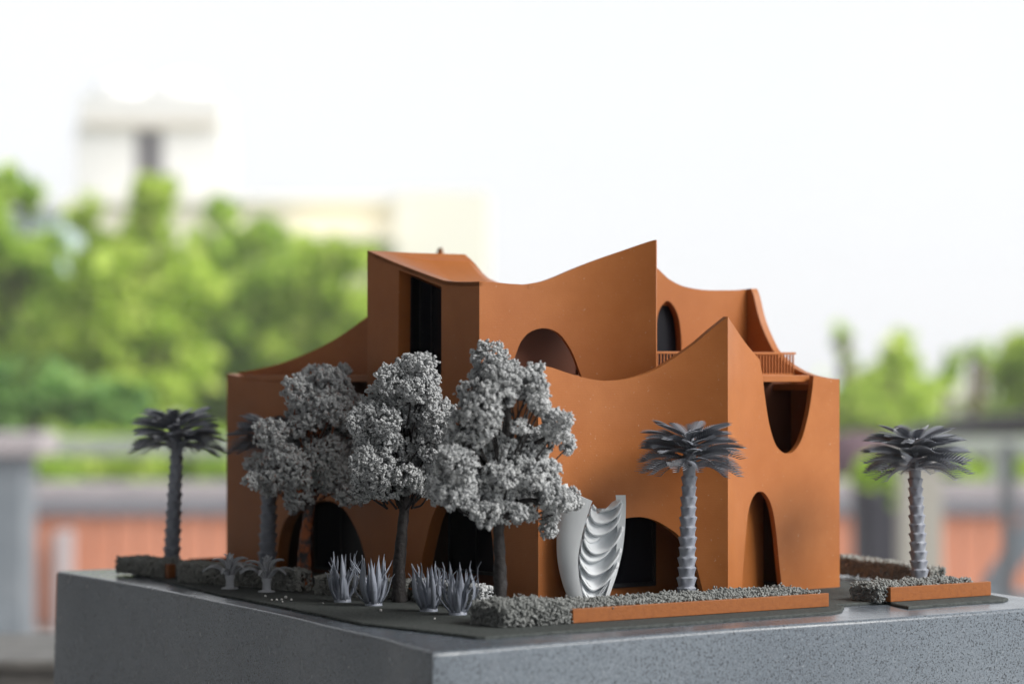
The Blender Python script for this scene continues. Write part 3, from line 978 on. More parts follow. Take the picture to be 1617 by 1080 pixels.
hedge_box('hedge', hp2, hp3, 0.026, KH2 + 0.0004, 5600, 'short grey hedge around the foot of the right-hand palm', r=0.00082, rough=0.0019, m='flock_mid')
# taller clipped hedge left of the long kerb, at the front corner
h0 = on_z(800, 977, 0); h1 = on_z(899, 984.5, 0)
h0 = np.array(h1[:2]) - dk * 0.047
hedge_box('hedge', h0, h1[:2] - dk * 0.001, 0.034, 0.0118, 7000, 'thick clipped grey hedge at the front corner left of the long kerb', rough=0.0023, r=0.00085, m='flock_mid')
# hedges along the left side
def px_hedge(a, b, w, h, n, label, m='flock_dark', flip=False, r=0.0011):
    p, q = on_z(*a, 0), on_z(*b, 0)
    if flip: p, q = q, p
    return hedge_box('hedge', p, q, w, h, n, label, r=r, m=m, rough=0.0010)
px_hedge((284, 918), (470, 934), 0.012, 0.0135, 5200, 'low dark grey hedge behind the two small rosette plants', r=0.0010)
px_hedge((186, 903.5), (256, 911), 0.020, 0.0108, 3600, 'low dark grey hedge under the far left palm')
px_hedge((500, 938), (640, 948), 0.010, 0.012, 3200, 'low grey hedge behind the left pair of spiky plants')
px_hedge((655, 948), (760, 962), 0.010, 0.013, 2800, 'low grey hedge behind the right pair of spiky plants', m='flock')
# hedge at the back right, running away along the house
px_hedge((1470, 928), (1318, 905), 0.012, 0.0125, 6000, 'dark hedge running away behind the right side of the house', flip=True)
lk = empty('planter_kerb', (0, 0, 0)); tag(lk, 'small orange kerb end between the two left hedges', 'kerb')
lk0 = on_z(266, 913, 0); kerb(lk0[:2], lk0[:2] + UD[:2] * 0.006, 0.0105, 0.005, lk)
kr = empty('planter_kerb', (0, 0, 0)); tag(kr, 'dark red kerb line behind the left hedges beside the house', 'kerb')
q0 = on_z(300, 893, 0); kerb(q0[:2], q0[:2] + UD[:2] * 0.05, 0.0055, 0.003, kr)

# ------------------------------------------------------------------ palms
def frond_vf(L=0.031, width=0.0125, droop=0.3, nl=14):
    """a feather frond along +x, leaflets combed to the tip, in a shallow V"""
    parts = []
    def spine(t):
        return np.array([L * t, 0, L * (0.10 * math.sin(t * 2.2) - droop * t * t)])
    pts = [spine(t) for t in np.linspace(0, 1, 7)]
    parts.append(tube_vf(pts, [0.00075 * (1 - 0.75 * t) for t in np.linspace(0, 1, 7)], 5))
    for i in range(nl):
        t = 0.2 + 0.8 * i / (nl - 1)
        p = spine(t)
        ln = width * (0.55 + 0.45 * math.sin(math.pi * min(1, (t - 0.15) / 0.8) ** 0.8)) * (1.0 if t < 0.9 else 0.8)
        for s in (-1, 1):
            ang = math.radians(56 - 30 * t)
            dr = np.array([math.cos(ang), s * math.sin(ang), 0.20 - 0.16 * t])
            dr /= np.linalg.norm(dr)
            side = np.cross(dr, [0, 0, 1]); side /= np.linalg.norm(side)
            w = 0.00072
            a, b = p - side * w, p + side * w
            m1, m2 = p + dr * ln * 0.30 - side * w * 0.85, p + dr * ln * 0.30 + side * w * 0.92
            tip = p + dr * ln + np.array([0, 0, -0.0006])
            th = np.array([0, 0, 0.0003])
            v = [a, b, m2, tip, m1, a + th, b + th, m2 + th, tip + th * 0.5, m1 + th]
            f = [(4, 3, 2, 1, 0), (5, 6, 7, 8, 9), (0, 1, 6, 5), (1, 2, 7, 6), (2, 3, 8, 7), (3, 4, 9, 8), (4, 0, 5, 9)]
            parts.append((v, f))
    return join_vf(parts)
FROND = {}
def palm_trunk_vf(H, r0, r1, lean, rows=14, lobes=7):
    V, F = [], []
    n = 28; sub = 6
    zs = []
    for k in range(rows * sub + 1):
        zs.append(k / (rows * sub))
    for k, t in enumerate(zs):
        ph = (k % sub) / sub
        row = k // sub
        r = r0 + (r1 - r0) * t
        for j in range(n):
            a = 2 * math.pi * j / n
            lob = 0.5 + 0.5 * math.cos(lobes * a + row * math.pi)
            # each scale leans out towards its top edge then steps back
            saw = (ph ** 1.4) * (0.10 + 0.32 * lob)
            if t > 0.93: saw *= 0.4
            rr = r * (0.94 + saw)
            V.append((lean * t + rr * math.cos(a), rr * math.sin(a), H * t - 0.0012 * lob * (1 - ph) * 0))
    m = len(zs)
    for i in range(m - 1):
        for j in range(n):
            F.append((i * n + j, i * n + (j + 1) % n, (i + 1) * n + (j + 1) % n, (i + 1) * n + j))
    F.append(tuple(range(n - 1, -1, -1))); F.append(tuple(range((m - 1) * n, m * n)))
    return V, F
for nm, dr in (('low', 0.34), ('mid', 0.06), ('high', -0.04)):
    v, f = frond_vf(droop=dr)
    me = bpy.data.meshes.new('frond_' + nm)
    me.from_pydata([tuple(x) for x in v], [], f)
    bm = bmesh.new(); bm.from_mesh(me); bmesh.ops.recalc_face_normals(bm, faces=bm.faces); bm.to_mesh(me); bm.free()
    me.materials.append(M['palm_leaf'])
    FROND[nm] = me
TRUNK_ME = None
def palm(px, py, crown_py, crown_w, label, lean_px=0, seed=0, twirl=0.0, r_scale=1.0):
    """base at pixel (px,py) on the plate, crown base at crown_py, crown_w the crown's width in pixels"""
    r = random.Random(seed)
    b = on_z(px, py, 0.0)
    s = mpp(b[1])
    H = (py - crown_py) * s
    root = empty('palm_tree', b)
    tag(root, label, 'palm tree', 'grey model palm trees')
    lean = lean_px * s
    tr = pmesh('trunk', *palm_trunk_vf(H, 0.0058 * r_scale, 0.0042 * r_scale, lean, lobes=6), M['palm_trunk'], root, smooth=40)
    sc = crown_w * s * 0.5 / 0.0315
    tiers = [('low', 11, 5, 0.0), ('low', 11, 11, 0.0040), ('mid', 11, 7, 0.0085), ('mid', 11, 9, 0.0125), ('mid', 10, 11, 0.0162), ('high', 9, 14, 0.0190)]
    for ti, (nm, n, el, dz) in enumerate(tiers):
        for k in range(n):
            o = bpy.data.objects.new('frond', FROND[nm])
            link(o, root)
            az = 2 * math.pi * (k + 0.5 * (ti % 2)) / n + twirl + r.uniform(-0.18, 0.18)
            o.location = (lean + 0.0022 * math.cos(az), 0.0022 * math.sin(az), H + (-0.001 + dz) * sc)
            k_ = sc * r.uniform(0.86, 1.04) * (1.0, 1.0, 0.98, 0.95, 0.88, 0.78)[ti]
            o.scale = (k_, k_, k_)
            o.rotation_euler = (r.uniform(-0.5, 0.5), -math.radians(el + r.uniform(-6, 6)), az)
    # stub of the crown shaft
    pmesh('crown_shaft', *lathe_vf([(0.0038, -0.003), (0.0034, 0.0), (0.0046, 0.003), (0.0036, 0.012), (0.003, 0.019), (0.001, 0.023)], 14, (lean, 0, H)), M['palm_leaf'], root, smooth=50)
    return root
palm(1083, 957, 735, 150, 'grey palm in the long kerbed bed before the large arched window', lean_px=6, seed=3, twirl=0.3)
palm(1453, 940, 740, 150, 'grey palm standing alone in the short kerbed bed at right', lean_px=-8, seed=5, twirl=0.9)
palm(270, 905, 705, 132, 'grey palm out on the far left corner against the red tiled wall', lean_px=9, seed=8, twirl=0.1, r_scale=1.05)
palm(421, 914, 708, 118, 'grey palm half hidden behind the leftmost leafy tree', lean_px=6, seed=9, twirl=0.5, r_scale=1.1)

# ------------------------------------------------------------------ spiky clumps and rosettes
def blade_vf(L, w, bend, curl, n=8):
    V, F = [], []
    for i in range(n):
        t = i / (n - 1)
        x = bend * (t ** 1.6) * L + curl * math.sin(t * math.pi * 1.5) * L * 0.75
        z = L * (t - 0.10 * t * t)
        ww = 0.95 * w * (0.55 + 0.75 * math.sin(math.pi * min(1, 0.15 + t * 0.85))) * (1 - t ** 4 * 0.92)
        th = 0.00042 * (1 - 0.6 * t)
        V += [(x + th, -ww, z), (x, 0, z - 0.0), (x + th, ww, z), (x - th * 1.2, 0, z)]
        V[-3] = (x + th * 0.2, 0, z)
    for i in range(n - 1):
        p, q = 4 * i, 4 * (i + 1)
        for a, b in ((0, 1), (1, 2), (2, 3), (3, 0)):
            F.append((p + a, p + b, q + b, q + a))
    F += [(0, 3, 2, 1), tuple(4 * (n - 1) + k for k in range(4))]
    return V, F
BL = []
for L, w, be, cu in ((0.030, 0.00125, 0.10, 0.10), (0.027, 0.0011, 0.22, -0.12), (0.031, 0.0012, 0.32, 0.18), (0.022, 0.0010, 0.15, -0.1), (0.019, 0.0009, 0.35, 0.1)):
    v, f = blade_vf(L, w, be, cu)
    me = bpy.data.meshes.new('blade')
    me.from_pydata(v, [], f)
    bm = bmesh.new(); bm.from_mesh(me); bmesh.ops.recalc_face_normals(bm, faces=bm.faces); bm.to_mesh(me); bm.free()
    me.polygons.foreach_set('use_smooth', [True] * len(me.polygons))
    me.materials.append(M['agave'])
    BL.append(me)
def spiky(px, py, label, seed, sc=1.0):
    r = random.Random(seed)
    b = on_z(px, py, 0.0)
    root = empty('spiky_plant', b)
    tag(root, label, 'spiky plant', 'spiky grey grass clumps')
    pmesh('foot', *lathe_vf([(0.0001, 0.0026), (0.0048, 0.0024), (0.0056, 0.0016), (0.0058, 0.0), ][::-1], 18), M['agave'], root, smooth=40)
    n = 27
    for k in range(n):
        o = bpy.data.objects.new('leaf', BL[r.choice([0, 1, 2, 0, 3, 4, 1])])
        link(o, root)
        ring = 0.0050 if k < 15 else 0.0026
        az = 2 * math.pi * k / (15 if k < 15 else 12) + r.uniform(-0.2, 0.2)
        o.location = (ring * math.cos(az), ring * math.sin(az), 0.0012)
        o.rotation_euler = (r.uniform(-0.12, 0.12), r.uniform(-0.02, 0.16), az + r.uniform(-0.5, 0.5))
        s = sc * r.uniform(0.82, 1.08)
        o.scale = (s * 1.15, s * 1.15, s * 1.12)
spiky(541, 950, 'spiky grey clump farthest left, its left blade bent outwards', 1, 1.0)
spiky(590, 955.5, 'spiky grey clump just left of the middle tree trunk', 2, 1.02)
spiky(677, 964.5, 'spiky grey clump just right of the middle tree trunk', 3, 1.0)
spiky(723, 970, 'spiky grey clump nearest the front tree, before the corner hedge', 4, 1.0)

RL = []
for L, w, be in ((0.0145, 0.0016, 0.55), (0.012, 0.0017, 0.2)):
    V, F = [], []
    n = 8
    for i in range(n):
        t = i / (n - 1)
        x = L * t; z = L * (0.75 * math.sin(t * 1.9) - be * t * t) * 0.7
        ww = w * math.sin(math.pi * (0.12 + 0.83 * t)) ** 0.7
        V += [(x, -ww, z + 0.0004), (x, 0, z), (x, ww, z + 0.0004), (x, 0, z - 0.0006)]
    for i in range(n - 1):
        p, q = 4 * i, 4 * (i + 1)
        for a, b in ((0, 1), (1, 2), (2, 3), (3, 0)): F.append((p + a, p + b, q + b, q + a))
    F += [(0, 3, 2, 1), tuple(4 * (n - 1) + k for k in range(4))]
    me = bpy.data.meshes.new('rosette_leaf')
    me.from_pydata(V, [], F)
    bm = bmesh.new(); bm.from_mesh(me); bmesh.ops.recalc_face_normals(bm, faces=bm.faces); bm.to_mesh(me); bm.free()
    me.polygons.foreach_set('use_smooth', [True] * len(me.polygons))
    me.materials.append(M['succulent'])
    RL.append(me)
def rosette(px, py, label, seed):
    r = random.Random(seed)
    root = empty('rosette_plant', on_z(px, py, 0.0))
    tag(root, label, 'small plant', 'small grey rosette plants')
    pmesh('stem', *lathe_vf([(0.0062, 0.0), (0.0055, 0.0008), (0.0031, 0.0013), (0.0028, 0.006), (0.0036, 0.0085), (0.0026, 0.012)], 16), M['succulent'], root, smooth=40)
    for ti, (n, el, z, kind, s) in enumerate(((7, 12, 0.0075, 0, 1.1), (6, 35, 0.0095, 0, 1.0), (5, 62, 0.0108, 1, 0.9), (3, 78, 0.012, 1, 0.85))):
        for k in range(n):
            o = bpy.data.objects.new('leaf', RL[kind]); link(o, root)
            az = 2 * math.pi * k / n + ti * 0.5 + r.uniform(-0.15, 0.15)
            o.location = (0.0015 * math.cos(az), 0.0015 * math.sin(az), z)
            o.rotation_euler = (0, -math.radians(el + r.uniform(-5, 5)), az)
            q = 1.22 * s * r.uniform(0.9, 1.08); o.scale = (q, q, q)
rosette(363, 929, 'small pale rosette plant on a stub, the left one near the base edge', 5)
rosette(421, 934, 'small pale rosette plant on a stub beside the scatter of white pebbles', 6)

# ------------------------------------------------------------------ flocked model trees
def flock_tree(base_px, label, blobs, limbs, bark, seed, grain=0.00088, cover=1.35, dscale=1.0, bridge=0.95):
    """blobs (cx, cy, rx, ry) in picture pixels at the trunk's depth; depth spread is random"""
    r = np.random.default_rng(seed)
    b = on_z(*base_px, 0.0)
    Y = b[1]; s = mpp(Y)
    nb0 = len(blobs)
    root = empty('leafy_tree', b)
    tag(root, label, 'tree', 'grey flocked model trees')
    P = []
    cen = []
    blobs = list(blobs)
    for i in range(len(blobs)):            # small clumps bridging neighbours
        for j in range(i):
            A_, B_ = blobs[i], blobs[j]
            dd = math.hypot(A_[0] - B_[0], A_[1] - B_[1])
            if i < nb0 and dd < (A_[2] + B_[2]) * bridge:
                blobs.append(((A_[0] + B_[0]) / 2 + r.uniform(-5, 5), (A_[1] + B_[1]) / 2 + r.uniform(-5, 5), (A_[2] + B_[2]) * 0.36, (A_[3] + B_[3]) * 0.36))
    for (cx, cy, rx, ry) in blobs:
        dy = r.uniform(-0.026, 0.026) * dscale
        c = at(cx, cy, Y + dy) - b
        cen.append(c)
        R = np.array([rx * s, (rx + ry) * 0.5 * s, ry * s]) * 1.09
        area = 4 * math.pi * R.prod() ** (2 / 3)
        n = int(area / (math.pi * grain ** 2) * cover)
        d = r.normal(size=(n, 3)); d /= np.linalg.norm(d, axis=1)[:, None]
        lump = vnoise(d * 1.0 + c * 60, 4.5, seed + len(P))
        rad = (0.80 + 0.22 * lump) * (1 - 0.38 * r.uniform(0, 1, n) ** 1.8)
        Q = c + d * rad[:, None] * R
        # grains gather into small popcorn clumps with dark hollows between them
        m_ = max(12, int(n / 8))
        K = Q[r.choice(n, m_, replace=False)]
        Q = K[r.integers(0, m_, n)] + r.normal(0, 0.00070, (n, 3))
        P.append(Q)
    P = np.vstack(P)
    grains('crown', P, grain, M['flock'], root, elong=1.9)
    # dark fibre netting; its dark grains also imitate shaded pits between the flock crumbs
    cm = np.array(cen)
    T = P[r.choice(len(P), int(len(P) * 0.42), replace=False)]
    near = cm[np.argmin(((T[:, None, :] - cm[None]) ** 2).sum(axis=2), axis=1)]
    T = near + (T - near) * r.uniform(0.86, 1.07, len(T))[:, None]
    tw_ = grains('twigs_and_pits', T, 0.00042, M[bark], root, elong=4.2)
    tw_['kind'] = 'stuff'
    # trunk and limbs
    parts = []
    for path, r0, r1 in limbs:
        pts = [at(x, y, Y + dz) - b for x, y, dz in path]
        pts = catmull(pts, 6)
        n = len(pts)
        rad = [(r0 + (r1 - r0) * i / (n - 1)) * s for i in range(n)]
        parts.append(tube_vf(pts, rad, 10, noise=0.22))
    for c in cen:                      # a thin branch to every clump
        if c[2] < 0.068 or r.uniform() < 0.45: continue
        c0 = np.array([c[0] * 0.35, c[1] * 0.3, max(c[2] * 0.72, 0.062)])
        mid = (c0 + c) / 2 + r.normal(0, 0.003, 3)
        parts.append(tube_vf(catmull([c0, mid, c * 0.98], 4), list(np.linspace(0.0008, 0.0004, 9)), 6))
    pmesh('trunk', *join_vf(parts), M[bark], root, smooth=60)
    return root

t1 = [(500, 598, 42, 24), (468, 618, 26, 28), (530, 622, 34, 34), (552, 652, 32, 36), (505, 650, 36, 34), (428, 682, 30, 28), (408, 738, 26, 26), (445, 745, 40, 32), (474, 780, 28, 28), (500, 720, 34, 34), (545, 700, 36, 38), (460, 700, 24, 22), (555, 745, 32, 34), (467, 797, 18, 14), (555, 782, 28, 20), (425, 770, 22, 16), (478, 655, 28, 30), (470, 745, 28, 26), (520, 755, 26, 28), (540, 590, 16, 16), (395, 760, 14, 14)]
flock_tree((481, 926), 'leftmost leafy grey tree with a rust-stained trunk', t1, [([(481, 930, 0), (480, 890, 0), (484, 840, 0), (490, 790, 0), (497, 720, 0), (503, 640, 0)], 13, 4), ([(490, 800, 0), (470, 770, -.01), (440, 740, -.015)], 6, 3), ([(492, 780, 0), (525, 730, .01), (550, 690, .01)], 6, 3)], 'rusty_bark', 21)
t2_ = [(656, 582, 36, 27), (620, 600, 32, 28), (600, 636, 32, 34), (676, 610, 22, 30), (655, 648, 42, 34), (632, 690, 42, 36), (588, 700, 32, 34), (600, 742, 32, 34), (645, 742, 40, 34), (686, 700, 32, 42), (575, 770, 22, 24), (700, 655, 22, 28), (692, 745, 24, 28), (563, 665, 18, 24), (640, 765, 26, 18), (612, 772, 26, 18), (672, 768, 26, 20), (700, 715, 22, 30), (575, 735, 24, 26), (670, 570, 22, 16)]
flock_tree((632, 950), 'middle leafy grey tree with a slim dark trunk', t2_, [([(631, 954, 0), (630, 900, 0), (635, 840, 0), (640, 780, 0), (642, 700, 0), (648, 620, 0)], 12, 4), ([(638, 800, 0), (610, 760, -.01), (590, 720, -.012)], 6, 3), ([(640, 780, 0), (670, 740, -.01), (690, 700, -.01)], 6, 3)], 'bark', 33)
t3 = [(775, 566, 36, 29), (743, 617, 28, 19), (760, 645, 34, 32), (734, 674, 32, 34), (769, 692, 28, 26), (817, 604, 42, 24), (851, 622, 20, 32), (843, 591, 20, 20), (878, 672, 26, 28), (897, 702, 14, 18), (894, 664, 14, 15), (821, 674, 16, 13), (703, 739, 27, 30), (686, 775, 14, 24), (717, 780, 30, 26), (747, 791, 30, 28), (804, 752, 38, 26), (771, 813, 30, 23), (806, 800, 34, 31), (843, 719, 26, 26), (864, 743, 24, 22), (847, 774, 25, 25), (878, 787, 30, 29), (904, 791, 17, 21), (866, 828, 15, 26), (836, 811, 13, 12), (790, 590, 30, 22), (730, 738, 30, 28), (718, 705, 26, 28), (785, 772, 34, 24), (832, 745, 30, 24), (752, 765, 26, 20), (855, 640, 18, 18), (795, 625, 26, 18), (700, 775, 22, 22), (772, 722, 22, 16), (835, 688, 24, 18), (800, 706, 22, 16), (776, 660, 20, 22), (858, 700, 18, 16)]
flock_tree((788, 980), 'front leafy grey tree with the widest crown, before the corner hedge', t3, [([(788, 986, 0), (790, 930, 0), (789, 880, 0), (788, 830, 0), (795, 760, .004), (800, 690, .006), (801, 640, .006), (790, 590, 0)], 12, 4.5), ([(792, 790, 0), (760, 740, -.01), (735, 690, -.012)], 7, 3), ([(797, 740, .004), (830, 710, 0), (865, 690, -.005)], 7, 3), ([(790, 820, 0), (830, 790, -.01), (870, 800, -.015)], 6, 3), ([(790, 815, 0), (750, 790, .005), (705, 760, .008)], 6, 3)], 'bark', 45, cover=1.3, bridge=1.0)

# ------------------------------------------------------------------ white draped sculpture
def build_sculpture():
    base = on_z(938, 957, 0.0); Yb = base[1]
    root = empty('sculpture', base)
    tag(root, 'white shell-shaped sculpture filled with draped stone folds, beside the front tree', 'sculpture')
    def prof(pts):
        P = np.array([(at(x, y, Yb)[2], at(x, y, Yb)[0] - base[0]) for x, y in pts])
        P = mono(catmull(P[::-1], 4)); return lambda z: np.interp(z, P[:, 0], P[:, 1])
    Lf = prof([(936, 790), (931, 803), (925, 822), (918, 850), (913.5, 875), (913, 893), (915, 915), (919, 935), (924, 958)])
    Rf = prof([(989, 782), (989.5, 800), (988.5, 830), (985, 865), (981, 885), (975, 908), (967, 930), (961, 945), (954, 958)])
    Sf = prof([(893, 762), (888, 790), (883, 820), (879.5, 850), (880, 880), (884, 905), (891, 930), (898, 945), (905, 958)])
    zz = lambda y: at(938, y, Yb)[2]
    ks = np.linspace(0, 1, 56)                    # round the shell: left rim, flank, back, right rim
    def cross(k, z, thk):
        xl, xr, xs = Lf(z), Rf(z), Sf(z)
        dl, db, dr = 0.0105, 0.030, 0.0105
        q = min(1.0, 0.35 + z / 0.035)
        dl, db, dr = dl * q, db * q, dr * q
        if k < 0.33:
            f = k / 0.33 * math.pi / 2
            x = xl - (xl - xs) * math.sin(f); y = dl * (1 - math.cos(f))
            nx, ny = math.sin(f), math.cos(f)
        elif k < 0.72:
            f = (k - 0.33) / 0.39 * math.pi / 2
            xm = xl + (xr - xl) * 0.45
            x = xs + (xm - xs) * (1 - math.cos(f)); y = dl + (db - dl) * math.sin(f)
            nx, ny = math.cos(f), -math.sin(f)
        else:
            f = (k - 0.72) / 0.28 * math.pi / 2
            xm = xl + (xr - xl) * 0.45
            x = xm + (xr - xm) * math.sin(f); y = db - (db - dr) * (1 - math.cos(f))
            nx, ny = -math.sin(f), -math.cos(f)
        w = thk * (1 + (2.4 * z / 0.07) * max(0, (k - 0.8) / 0.2))
        return x + nx * w, y + ny * w
    ztop = lambda k: np.interp(k, [0, 0.12, 0.33, 0.42, 0.6, 0.8, 0.93, 1.0], [zz(791), zz(781), zz(764), zz(775), zz(806), zz(806), zz(790), zz(782.5)])
    nz, nk = 44, len(ks)
    V, F = [], []
    for thk in (0.0, 0.0019):
        for k in ks:
            zt = ztop(k)
            for j in range(nz):
                z = zt * j / (nz - 1)
                x, y = cross(k, z, thk); V.append((x, y, z))
    n = nk * nz
    for i in range(nk - 1):
        for j in range(nz - 1):
            q = (i * nz + j, i * nz + j + 1, (i + 1) * nz + j + 1, (i + 1) * nz + j)
            F.append(q); F.append(tuple(n + x for x in q[::-1]))
        a_, b_ = i * nz + nz - 1, (i + 1) * nz + nz - 1
        F.append((a_, n + a_, n + b_, b_)); a_, b_ = i * nz, (i + 1) * nz
        F.append((a_, b_, n + b_, n + a_))
    for j in range(nz - 1):
        F.append((j, n + j, n + j + 1, j + 1))
        o = (nk - 1) * nz
        F.append((o + j, o + j + 1, n + o + j + 1, n + o + j))
    pmesh('shell', V, F, M['white'], root, smooth=50)
    na, nh = 72, 230
    ztn = lambda a: np.interp(a, [-1, -0.8, -0.62, -0.45, -0.1, 0.35, 0.75, 1], [zz(797), zz(800), zz(808), zz(812), zz(806), zz(794), zz(789), zz(790)])
    swags = [(0.985, .16, .06, 0.0, 1.15, .8), (0.92, .24, .10, 0.03, 1.1, 1.05), (0.83, .27, .10, -0.05, 1.1, 1.0), (0.70, .17, .06, -0.45, .6, .6), (0.69, .33, .16, 0.08, 1.1, 1.15), (0.55, .22, .10, -0.15, .9, .85), (0.47, .30, .16, 0.05, 1.1, 1.1), (0.33, .30, .20, 0.08, 1.1, 1.1), (0.19, .24, .18, -0.05, 1.05, 1.0)]
    V, F = [], []
    for j in range(na):
        a = -1 + 2 * j / (na - 1)
        for k in range(nh):
            t = k / (nh - 1)
            z = 0.0005 + (ztn(a) - 0.0005) * t
            zc_ = min(z, zz(795))
            xl, xr = Lf(zc_) + 0.0012, Rf(zc_) - 0.0022 * (0.4 + zc_ / 0.07)
            x = (xl + xr) / 2 + a * (xr - xl) / 2
            y = 0.0046 + 0.0080 * (a + 1) / 2 + 0.0085 * (1 - a * a)
            d = 0.0
            for i, (tk, sag, tilt, ac, aw, am) in enumerate(swags):
                g = min(1.0, abs((a - ac) / aw))
                if g >= 1: continue
                line = tk - sag * (1 - g ** 2.3) * 0.66 + tilt * a * 0.34
                xx = (z / zz(790) - line) / 0.13
                if -0.05 <= xx < 1.0:
                    if xx < 0.16: pr_ = math.sin((xx + 0.05) / 0.21 * math.pi / 2)
                    else: pr_ = 0.5 + 0.5 * math.cos((xx - 0.16) / 0.84 * math.pi)
                    d = max(d, 0.0100 * am * pr_ * (1 - g ** 4))
            V.append((x, y - d, z))
    for j in range(na - 1):
        for k in range(nh - 1):
            F.append((j * nh + k, (j + 1) * nh + k, (j + 1) * nh + k + 1, j * nh + k + 1))
    o = pmesh('drape', V, F, M['white'], root, smooth=80, fix=False)
    sm = o.modifiers.new('thickness', 'SOLIDIFY'); sm.thickness = 0.0018; sm.offset = -1
build_sculpture()

# ------------------------------------------------------------------ pebbles
r_ = random.Random(4)
for i, (x, y, s) in enumerate([(419, 942, 2.2), (429, 948, 2.0), (437, 948, 2.6), (445, 947.5, 2.2), (451, 944, 3.0), (460, 948, 2.4), (446, 950.5, 1.6), (601, 965, 2.8), (686, 977.5, 1.8), (812, 976, 2.8), (842, 987, 2.8), (510, 953, 1.5)]):
    p = on_z(x, y, 0)
    rr = s * mpp(p[1])
    v = [tuple(c * rr * r_.uniform(0.75, 1.15) for c in q) for q in ICO_V]
    o = pmesh('pebble', v, [tuple(f) for f in ICO_F], M['pebble'], smooth=60)
    o.location = (p[0], p[1], rr * 0.62)
    lab = 'tiny white pebble in the scatter near the small rosette plants' if i < 7 else ['tiny white pebble on bare ground before the left spiky pair', 'tiny white pebble before the right spiky pair', 'tiny white pebble against the corner hedge', 'tiny white pebble near the front corner of the plate', 'tiny white pebble left of the spiky clumps'][i - 7]
    tag(o, lab, 'pebble', 'white pebbles in the scatter' if i < 7 else None)

# ------------------------------------------------------------------ stone ledge at left, behind the base
lz = at(40, 1042, 3.0)[2]
le = empty('stone_ledge', (0, 0, 0))
tag(le, 'grey stone ledge at the lower left behind the base', 'ledge')
bevel_box('coping', -1.6, -0.30, 3.0, 3.32, lz - 0.012, lz, M['ledge'], le, 0.004)
bevel_box('wall', -1.6, -0.31, 3.012, 3.30, terr_z, lz - 0.0125, M['ledge'], le, 0.0)

# ------------------------------------------------------------------ terrace parapet with red tiles and a rail
YW = 16.0
def xat(px, Y): return at(px, 600, Y)[0]
def zat(py, Y): return at(808, py, Y)[2]
pw = empty('parapet_wall', (0, YW, terr_z))
tag(pw, 'low parapet wall clad in red tiles with a grey coping', 'wall')
def inparent(o, root):
    o.location = (-root.location.x, -root.location.y, -root.location.z); return o
zc0, zc1 = zat(812, YW), zat(764, YW)
X0, X1 = xat(-1400, YW), xat(3000, YW)
inparent(bevel_box('core', X0, X1, YW + 0.02, YW + 0.30, terr_z, zc0, M['coping'], pw), pw)
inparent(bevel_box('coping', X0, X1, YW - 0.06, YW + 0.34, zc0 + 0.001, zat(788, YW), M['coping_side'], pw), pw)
inparent(bevel_box('coping', X0, X1, YW - 0.03, YW + 0.50, zat(787.8, YW), zc1, M['coping'], pw), pw)
tw = 36 * mpp(YW)
tile_me = None
ntile = int((X1 - X0) / tw)
for i in range(ntile):
    if tile_me is None:
        o = bevel_box('tile', 0, tw - 0.012, -0.012, 0.018, terr_z + 0.02, zc0 - 0.004, M['tile'], pw, 0.003); tile_me = o
    else:
        o = tile_me.copy(); COL.objects.link(o); o.parent = pw
    o.location = (X0 + i * tw, random.uniform(-0.006, 0.004), -terr_z)
rl_ = empty('hand_rail', (0, 0, 0))
tag(rl_, 'pale metal hand rail running above the parapet wall', 'railing')
bevel_box('top_rail', X0, X1, YW + 0.20, YW + 0.27, zat(722, YW), zat(692, YW), M['rail'], rl_, 0.02)
for px in (-120, 480, 760, 1110, 1390, 1585, 1800):
    x = xat(px, YW)
    bevel_box('post', x - 0.035, x + 0.035, YW + 0.205, YW + 0.265, zc1 - 0.002, zat(722.1, YW), M['rail'], rl_)

# stone pillar at the far left
YP = 13.0
pr = empty('stone_pillar', (0, 0, 0))
tag(pr, 'grey stone pillar with a wide flat cap at the left edge', 'pillar')
bevel_box('shaft', xat(-70, YP), xat(38, YP), YP, YP + 0.34, terr_z, zat(719, YP), M['pillar'], pr, 0.01)
bevel_box('cap', xat(-100, YP), xat(70, YP), YP - 0.06, YP + 0.40, zat(718.8, YP), zat(684, YP), M['coping'], pr, 0.012)
bevel_box('base_block', xat(-80, YP), xat(18, YP), YP - 0.03, YP + 0.36, terr_z, zat(960, YP), M['pillar'], pr, 0.01)
bs = bevel_box('plaster_pier', xat(84, 15.6), xat(104, 15.6), 15.6, 15.93, terr_z, zat(840, 15.6), M['coping'], None, 0.01)
tag(bs, 'short pale grey pier between the stone pillar and red tiles', 'pier')

# right-hand clutter on the terrace
YC = 11.0
cl = empty('beige_column', (0, 0, 0))
tag(cl, 'pale beige square column behind the right-hand palm', 'column')
bevel_box('shaft', xat(1424, YC), xat(1488, YC), YC, YC + 0.17, terr_z, zat(728, YC), M['beige'], cl, 0.006)
bevel_box('cap', xat(1418, YC), xat(1494, YC), YC - 0.02, YC + 0.19, zat(727.8, YC), zat(716, YC), M['coping'], cl, 0.006)
YU = 13.5
um = empty('parasol', (xat(1352, YU), YU, terr_z))
tag(um, 'rounded mauve cloth parasol behind the right corner of the house', 'parasol')
Rm = 66 * mpp(YU)
zc = zat(752, YU) - terr_z
prof = [(Rm, 0.0), (Rm * 1.01, 0.02), (Rm * 0.97, 0.10), (Rm * 0.84, 0.17), (Rm * 0.6, 0.205), (Rm * 0.3, 0.222), (0.01, 0.228)]
pmesh('canopy', *lathe_vf(prof, 24, (0, 0, zc)), M['mauve'], um, smooth=50)
pmesh('pole', *lathe_vf([(0.02, 0.0), (0.02, zc + 0.2)], 10), M['darkmetal'], um, smooth=50)
pmesh('foot', *lathe_vf([(0.16, 0.0), (0.16, 0.04), (0.03, 0.07)], 16), M['darkmetal'], um, smooth=30)
